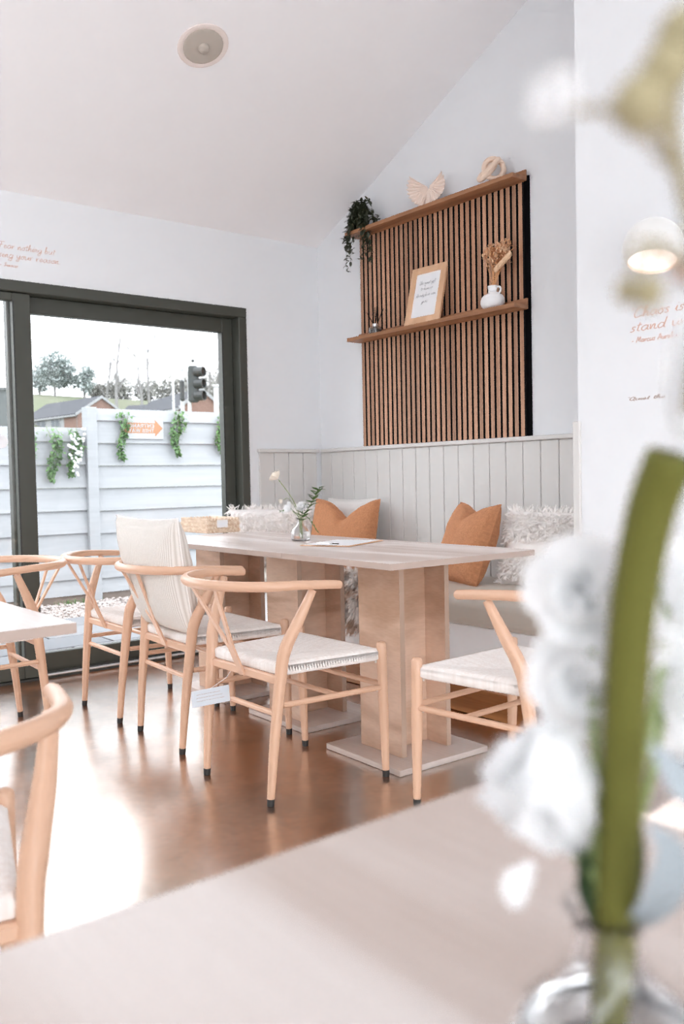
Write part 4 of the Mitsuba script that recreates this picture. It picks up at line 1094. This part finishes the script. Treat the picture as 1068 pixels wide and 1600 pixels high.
# wicker tray
wb = thing('wicker_tray', 'shallow woven wicker tray with white tag on the farthest bench table', 'tray')
WM = npm(place(.425, -1.105, TZ, -2))
part(wb, 'base', P(xf(bx(-.145, .145, -.09, .09, .0005, .008), WM), 'm_wicker'))
part(wb, 'liner', P(xf(cat([bx(-.148, .148, -.093, -.088, .008, .07), bx(-.148, .148, .088, .093, .008, .07), bx(-.148, -.143, -.088, .088, .008, .07), bx(.143, .148, -.088, .088, .008, .07)]), WM), 'm_wicker'))
el = trimesh.creation.icosphere(1, 1.0); ev, ef = np.array(el.vertices), np.array(el.faces)
per = [((-.15, -.095), (.15, -.095)), ((.15, -.095), (.15, .095)), ((.15, .095), (-.15, .095)), ((-.15, .095), (-.15, -.095))]
for row in range(4):
    z = .012 + row * .019; pos, dd = [], []
    for (a0, b0), (a1, b1) in per:
        L_ = math.hypot(a1 - a0, b1 - b0); k = int(L_ / .018)
        for q in range(k):
            t = (q + .5 * (row % 2)) / k
            for sgn in (-1, 1):
                pos.append([a0 + (a1 - a0) * t, b0 + (b1 - b0) * t, z + sgn * .0035])
                dd.append([(a1 - a0) / L_, (b1 - b0) / L_, .75 * sgn])
    part(wb, 'braid', P(xf(scatter(ev * [.0135, .006, .0055], ef, pos, dd, 1.0), WM), 'm_wicker', True), kind='stuff')
part(wb, 'tag', P(xf(bx(.157, .159, -.042, .022, .030, .070, .0008), WM), 'm_paper'), 'white tag')
part(wb, 'napkins', P(xf(bx(-.13, .12, -.075, .075, .0085, .055, .004), WM), 'm_paper'), 'white paper napkins')

# clipboard menu
cb = thing('clipboard', 'wooden clipboard with white menu sheet lying on the nearest bench table', 'clipboard')
cbp = np.array([1.694, -1.195]); cba = 20
CB = npm(place(cbp[0], cbp[1], TZ, 24))
part(cb, 'board', P(xf(bx(-.115, .115, -.165, .165, .0003, .004, .001), CB), 'm_frame_wood'))
part(cb, 'sheet', P(xf(bx(-.105, .105, -.155, .145, .0042, .0050), CB), 'm_paper'), 'white menu sheet')
part(cb, 'clip', P(xf(cat([bx(-.055, .055, -.172, -.135, .0052, .008, .001), bx(-.03, .03, -.178, -.150, .008, .018, .003)]), CB), 'm_ceramic'), 'white clip')
part(cb, 'clip_jaw', P(xf(bx(-.05, .05, -.138, -.128, .0052, .011, .002), CB), 'm_rubber'), 'black clip jaw')

def bud_vase(name, label, x, y, s=1.0, water=.042):
    k = thing(name, label, 'vase')
    o = spline([(.0005, 0), (.036, 0), (.0435, .008), (.0455, .028), (.038, .050), (.020, .068), (.0142, .082), (.0145, .094), (.0185, .100)], 44)
    inn = spline([(.0160, .0985), (.0122, .093), (.0120, .082), (.0178, .067), (.0355, .049), (.0430, .028), (.041, .011), (.034, .005), (.0005, .005)], 40)
    part(k, 'glass', P(T_(lathe(np.vstack([o, inn]) * s, 48), x, y, TZ), 'm_clear_glass', True))
    wr_ = np.interp(np.linspace(.0058, water, 12), inn[::-1, 1], inn[::-1, 0]) - .0005
    wp = np.vstack([[(.0003, .0058)], np.stack([wr_, np.linspace(.0058, water, 12)], 1), [(.0003, water)]])
    part(k, 'water', P(T_(lathe(wp * s, 40), x, y, TZ), 'm_water', 40))
    return k
VX, VY = 1.405, -1.205
bud_vase('bud_vase', 'small clear glass bud vase on the middle bench table', VX, VY)

def petal(w=1.0, cup=.35, ruff=.10, seed=0, n=7, tipw=.8):
    """unit petal: grows along +x, cups to +z"""
    r_ = np.random.default_rng(seed)
    u = np.linspace(0, 1, n); s = np.linspace(-1, 1, n)
    Uu, S = np.meshgrid(u, s, indexing='ij')
    half = w / 2 * (.22 + .78 * np.sin(np.pi / 2 * np.clip(Uu * 1.15, 0, 1))) * (1 - .45 * np.clip((Uu - .72) / .28, 0, 1) ** 2 / tipw)
    ph = r_.uniform(0, 6.28, 3)
    z = cup * (Uu ** 1.6) + .25 * w * S ** 2 * (.4 + .6 * Uu) + ruff * Uu ** 2 * np.sin(S * 5 + ph[0]) + ruff * .6 * np.abs(S) ** 2 * np.sin(Uu * 9 + ph[1])
    v = np.stack([Uu, half * S, z], -1).reshape(-1, 3)
    i, j = np.meshgrid(np.arange(n - 1), np.arange(n - 1), indexing='ij')
    q = np.stack([i * n + j, i * n + j + 1, (i + 1) * n + j + 1, (i + 1) * n + j], -1).reshape(-1, 4)
    return v, np.vstack([q[:, [0, 1, 2]], q[:, [0, 2, 3]]])
PET = [petal(seed=q, cup=.30 + .1 * (q % 3)) for q in range(6)]
def blossom(holder, c, axis, rad, rings, m_, seed=0, name='petal'):
    """rings: list of (count, opening angle from the axis in degrees, size)"""
    r_ = np.random.default_rng(seed)
    ax, s, w = local_frame(axis)
    for (cnt, op, sz) in rings:
        for q in range(cnt):
            a_ = 2 * np.pi * (q + .5 * (op % 2)) / cnt + r_.uniform(-.15, .15)
            o_ = math.radians(op + r_.uniform(-6, 6))
            rad_d = math.cos(a_) * s + math.sin(a_) * w
            d_ = math.cos(o_) * ax + math.sin(o_) * rad_d
            up_ = -math.sin(o_) * ax * -1 + 0 * ax
            zc = math.sin(o_) * ax - math.cos(o_) * rad_d          # cups toward the axis
            side = np.cross(zc, d_)
            v, f = PET[int(r_.integers(6))]
            M = np.eye(4); M[:3, 0] = d_ * sz * rad; M[:3, 1] = side * sz * rad; M[:3, 2] = zc * sz * rad; M[:3, 3] = c + d_ * rad * .04
            part(holder, name, P(trimesh.Trimesh((M[:3, :3] @ v.T).T + M[:3, 3], f, process=False), m_, True))

V0 = np.array([VX, VY, TZ])
RV = np.array([*RH, 0]); UP = np.array([0, 0, 1.0]); FV = np.array([*FH, 0])
def vp(dx_, dz_, df_=0.0):
    return V0 + RV * dx_ + UP * dz_ + FV * df_
# a long-stemmed white flower
f1 = thing('white_flower', 'white flower on the tallest stem in the small bud vase', 'flower')
part(f1, 'stem', P(tube(spline([vp(.005, .012), vp(0, .10), vp(-.035, .19), vp(-.095, .278)], 16), .0018, 6), 'm_small_stem', True))
blossom(f1, vp(-.098, .282), [-.4, -.5, .7], .034, [(6, 80, 1), (5, 50, .85), (4, 20, .6)], 'm_petal_cream', 3)
f2 = thing('white_flower', 'small white bud hanging on a thin stem beside the tallest flower', 'flower')
part(f2, 'stem', P(tube(spline([vp(.003, .02), vp(-.01, .12), vp(-.05, .19), vp(-.076, .186)], 14), .0011, 5), 'm_small_stem', True))
blossom(f2, vp(-.078, .185), [-.3, -.5, -.3], .016, [(5, 60, 1), (3, 20, .8)], 'm_petal_cream', 4)
f3 = thing('white_flower', 'low white bloom at the left of the small bud vase mouth', 'flower')
part(f3, 'stem', P(tube(spline([vp(-.004, .02), vp(-.006, .10), vp(-.035, .135)], 10), .0016, 6), 'm_small_stem', True))
blossom(f3, vp(-.043, .138), [-.6, -.5, .5], .036, [(6, 75, 1), (5, 40, .8)], 'm_petal', 5)
f4 = thing('white_flower', 'low white bloom at the right of the small bud vase mouth', 'flower')
part(f4, 'stem', P(tube(spline([vp(.004, .02), vp(.004, .10), vp(.012, .14)], 10), .0016, 6), 'm_small_stem', True))
blossom(f4, vp(.014, .142), [.3, -.6, .6], .030, [(6, 75, 1), (5, 40, .8)], 'm_petal', 6)
eu = thing('eucalyptus_sprig', 'green eucalyptus sprig with round leaves and white tip in the bud vase', 'sprig')
ep = spline([vp(.006, .015), vp(.01, .10), vp(.055, .175), (vp(.088, .235))], 18)
part(eu, 'stem', P(tube(ep, .0016, 6), 'm_small_stem', True))
lvr, lfr = leaf_mesh(.95, .08, .05, 5, .8)
r = np.random.default_rng(4)
for q in range(26):
    p = ep[5 + int(q * .48)]
    d_ = RV * (1.0 if q % 2 else -1.0) * r.uniform(.5, 1) + UP * r.uniform(.1, .8) - FV * r.uniform(-.2, .6)
    part(eu, 'leaf', P(scatter(lvr, lfr, [p], [d_], r.uniform(.032, .046)), 'm_eucalyptus'))
for q in range(3):
    part(eu, 'tip_leaf', P(scatter(lvr, lfr, [ep[-1 - q]], [RV * .6 + UP * (.6 - .4 * q) - FV * .2], .028), 'm_petal'), 'white tip leaf')
sp2 = thing('leaf_sprig', 'small dark sprig drooping over the right of the bud vase', 'sprig')
for side, base_, tip in ((1, vp(.004, .10), vp(.07, .045)), (-1, vp(-.004, .10), vp(-.09, .135))):
    pts = spline([vp(0, .03), base_, (base_ + tip) / 2 + UP * .03, tip], 14)
    part(sp2, 'stem', P(tube(pts, .001, 5), 'm_small_stem', True))
    for q in range(8):
        part(sp2, 'leaf', P(scatter(lv2, lf2, [pts[6 + q]], [RV * side * .4 + UP * r.uniform(-.9, .6) - FV * .3], .020), 'm_eucalyptus'))

# ------------------------------------------------------------------ foreground bouquet
FVd = .372
vb = at_px(948, 1420, FVd)
fvx, fvy = vb[0], vb[1]
bud_vase('bud_vase', 'clear glass bud vase with thick green stem, blurred close to the camera', fvx, fvy, water=.05)
st = thing('flower_stem', 'thick curved green stem rising from the foreground bud vase', 'flower stem')
sp_ = spline([[fvx - .004, fvy, TZ + .010], at_px(958, 1500, .372), at_px(968, 1300, .368), at_px(976, 1120, .362), at_px(988, 950, .352), at_px(1016, 800, .340), at_px(1048, 715, .330)], 40)
part(st, 'stem', P(tube(sp_, np.interp(np.linspace(0, 1, 40), [0, .25, 1], [.0070, .0083, .0096]), 18), 'm_stem', True))
blossom(st, at_px(1060, 690, .328), _U * .9 + _R * .5, .045, [(6, 35, 1), (4, 15, .9)], 'm_petal', 41)
fl = [  # (px, py, depth, radius, axis in camera right/up/toward, label, petal rings)
    (914, 925, .375, .027, (-.5, .2, 1), 'white ruffled bloom, upper left of the foreground bouquet', [(6, 80, 1), (6, 50, .9), (5, 25, .7)]),
    (920, 1062, .38, .028, (-.5, -.1, 1), 'white ruffled bloom below the upper left one in the foreground bouquet', [(6, 80, 1), (6, 50, .9), (5, 25, .7)]),
    (892, 1300, .380, .050, (-.55, .85, .3), 'white trumpet shaped bloom low at the left of the foreground stem', [(6, 34, 1.05), (5, 20, .95), (4, 8, .7)]),
    (1064, 925, .41, .028, (.3, .2, 1), 'white bloom right of the thick stem, upper of two', [(6, 80, 1), (5, 45, .9)]),
    (1062, 1075, .41, .029, (.3, -.2, 1), 'creamy bloom right of the thick stem, lower of two', [(6, 80, 1), (5, 45, .9)]),
]
for q, (x, y, dpt, rad, ax, lab, rg) in enumerate(fl):
    k = thing('bouquet_flower', lab, 'flower')
    c = at_px(x, y, dpt); ax_ = _R * ax[0] + _U * ax[1] - _F * ax[2]; ax_ /= np.linalg.norm(ax_)
    part(k, 'stem', P(tube(spline([[fvx + .002 * (q - 2), fvy + .002, TZ + .012], [fvx + .002 * (q - 2), fvy, TZ + .095], (c * .6 + np.array([fvx, fvy, TZ + .10]) * .4), c - ax_ * .01], 14), .0020, 7), 'm_small_stem', True))
    blossom(k, c - ax_ * .012, ax_, rad, rg, 'm_petal', 50 + q)
    part(k, 'calyx', P(xf(lathe(spline([(.0005, 0), (.005, .002), (.006, .010), (.003, .016)], 8), 12), mat(c - ax_ * .022, *[v_ for v_ in (local_frame(ax_)[1], local_frame(ax_)[2], local_frame(ax_)[0])])), 'm_small_stem', True))
k = thing('fallen_petal', 'single white petal hanging at the left of the trumpet bloom', 'petal')
v, f = PET[1]; c = at_px(832, 1345, .37)
M = mat(c, -(_R * .62 + _U * .55) * .022, (_U * .6 - _R * .5) * .020, -_F * .02)
scene[k] = P(trimesh.Trimesh((M[:3, :3] @ v.T).T + M[:3, 3], f, process=False), 'm_petal', True)
def big_leaf(label, pts, wid, m_, name='bouquet_leaf', catg='leaf'):
    k = thing(name, label, catg)
    c = spline(pts, 14); t_, a_, b_ = frames(c)
    side = np.cross(t_, -_F); side /= np.linalg.norm(side, axis=1, keepdims=True)
    w_ = wid * np.sin(np.pi * np.linspace(.06, .98, 14) ** .8)[:, None]
    nrm_ = np.cross(side, t_)
    v = np.concatenate([c, c + side * w_ + nrm_ * w_ * .25, c - side * w_ + nrm_ * w_ * .25]); f = []
    for i_ in range(13):
        f += [[i_, i_ + 1, 15 + i_], [i_, 15 + i_, 14 + i_], [i_, 29 + i_, i_ + 1], [i_, 28 + i_, 29 + i_]]
    scene[k] = P(trimesh.Trimesh(v, np.array(f), process=False), m_, True)
vm = np.array([fvx, fvy, TZ + .09])
big_leaf('pale blue green leaf at the lower right of the foreground bouquet', [vm + _R * .01, at_px(1030, 1400, .35), at_px(1045, 1330, .34), at_px(1010, 1285, .335)], .0085, 'm_pale_leaf')
big_leaf('pale leaf above the blue green one at the right edge', [at_px(1100, 1260, .33), at_px(1060, 1215, .33), at_px(1015, 1160, .33)], .006, 'm_pale_leaf')
big_leaf('dark green leaf hugging the right side of the thick stem', [vm + _R * .006, at_px(986, 1370, .378), at_px(990, 1300, .376), at_px(985, 1215, .374)], .0050, 'm_dark_leaf')
big_leaf('dark green leaf left of the thick stem above the vase mouth', [vm - _R * .004, at_px(922, 1390, .376), at_px(915, 1360, .374), at_px(905, 1325, .372)], .0060, 'm_dark_leaf')
# buds very close to the lens at the top right
ub = thing('bud_spray', 'out of focus yellow green buds at the top right corner', 'buds')
ustem = spline([at_px(1075, 640, .31), at_px(1095, 470, .26), at_px(1070, 300, .225), at_px(1030, 170, .205)], 20)
part(ub, 'stem', P(tube(ustem, .0020, 8), 'm_bud', True))
for (x, y, dpt, rr) in ((1000, 165, .20, .0068), (1040, 110, .20, .0062), (1072, 60, .21, .0075), (1012, 458, .235, .0042), (980, 455, .24, .0034)):
    c = at_px(x, y, dpt)
    part(ub, 'bud', P(xf(lathe(spline([(.0005, -1.2), (.8, -.5), (1, .1), (.6, .8), (.0005, 1.1)], 14) * rr, 14), mat(c, _R, -_F, _U)), 'm_bud', True))
    part(ub, 'bud_stalk', P(tube(spline([c, (c + ustem[14]) / 2 + _F * .005, ustem[14 if y < 300 else 7]], 8), .0010, 6), 'm_bud', True))
wp = thing('bouquet_petal', 'soft white petals at the upper edge of the bud spray', 'petal')
blossom(wp, at_px(900, 172, .21), _U * .2 - _R * .8 - _F * .4, .0095, [(5, 60, 1), (4, 30, .8)], 'm_petal', 77)
part(wp, 'petal_stem', P(tube(spline([at_px(900, 172, .21), at_px(985, 175, .207), ustem[18]], 8), .0010, 6), 'm_bud', True))
pp = thing('bouquet_petal', 'soft pink petals at the right edge below the wall lamp', 'petal')
blossom(pp, at_px(1096, 452, .25), _U * .6 - _R * .3 - _F * .6, .010, [(5, 60, 1), (4, 30, .8)], 'm_petal_pink', 78)
part(pp, 'petal_stem', P(tube(spline([at_px(1096, 452, .25), at_px(1090, 490, .255), ustem[6]], 8), .0010, 6), 'm_bud', True))
# crumpled pale napkin at the right end of the table
nk = thing('paper_napkin', 'pale pink folded paper napkin standing at the right edge behind the vase', 'napkin')
c = at_px(1050, 1300, .80)
principled('m_napkin', (.78, .68, .63), .8)
o = np.array([c[0], c[1], TZ])
A = lambda x, y, d_: at_px(x, y, d_)
nv = np.array([A(985, 1268, .80), A(1018, 1273, .81), A(1057, 1246, .80), A(1085, 1262, .81), A(1095, 1400, .80), A(1020, 1400, .79), A(1000, 1310, .79)])
nv2 = nv + _F * .004
nf = [[0, 1, 6], [1, 2, 3], [1, 3, 4], [1, 4, 5], [1, 5, 6]]
nf2 = [[a_ + 7, c_ + 7, b_ + 7] for a_, b_, c_ in nf]
rim = []
for q in range(7):
    a_, b_ = q, (q + 1) % 7
    rim += [[a_, a_ + 7, b_], [b_, a_ + 7, b_ + 7]]
scene[nk] = P(trimesh.Trimesh(np.vstack([nv, nv2]), np.array(nf + nf2 + rim), process=False), 'm_napkin')
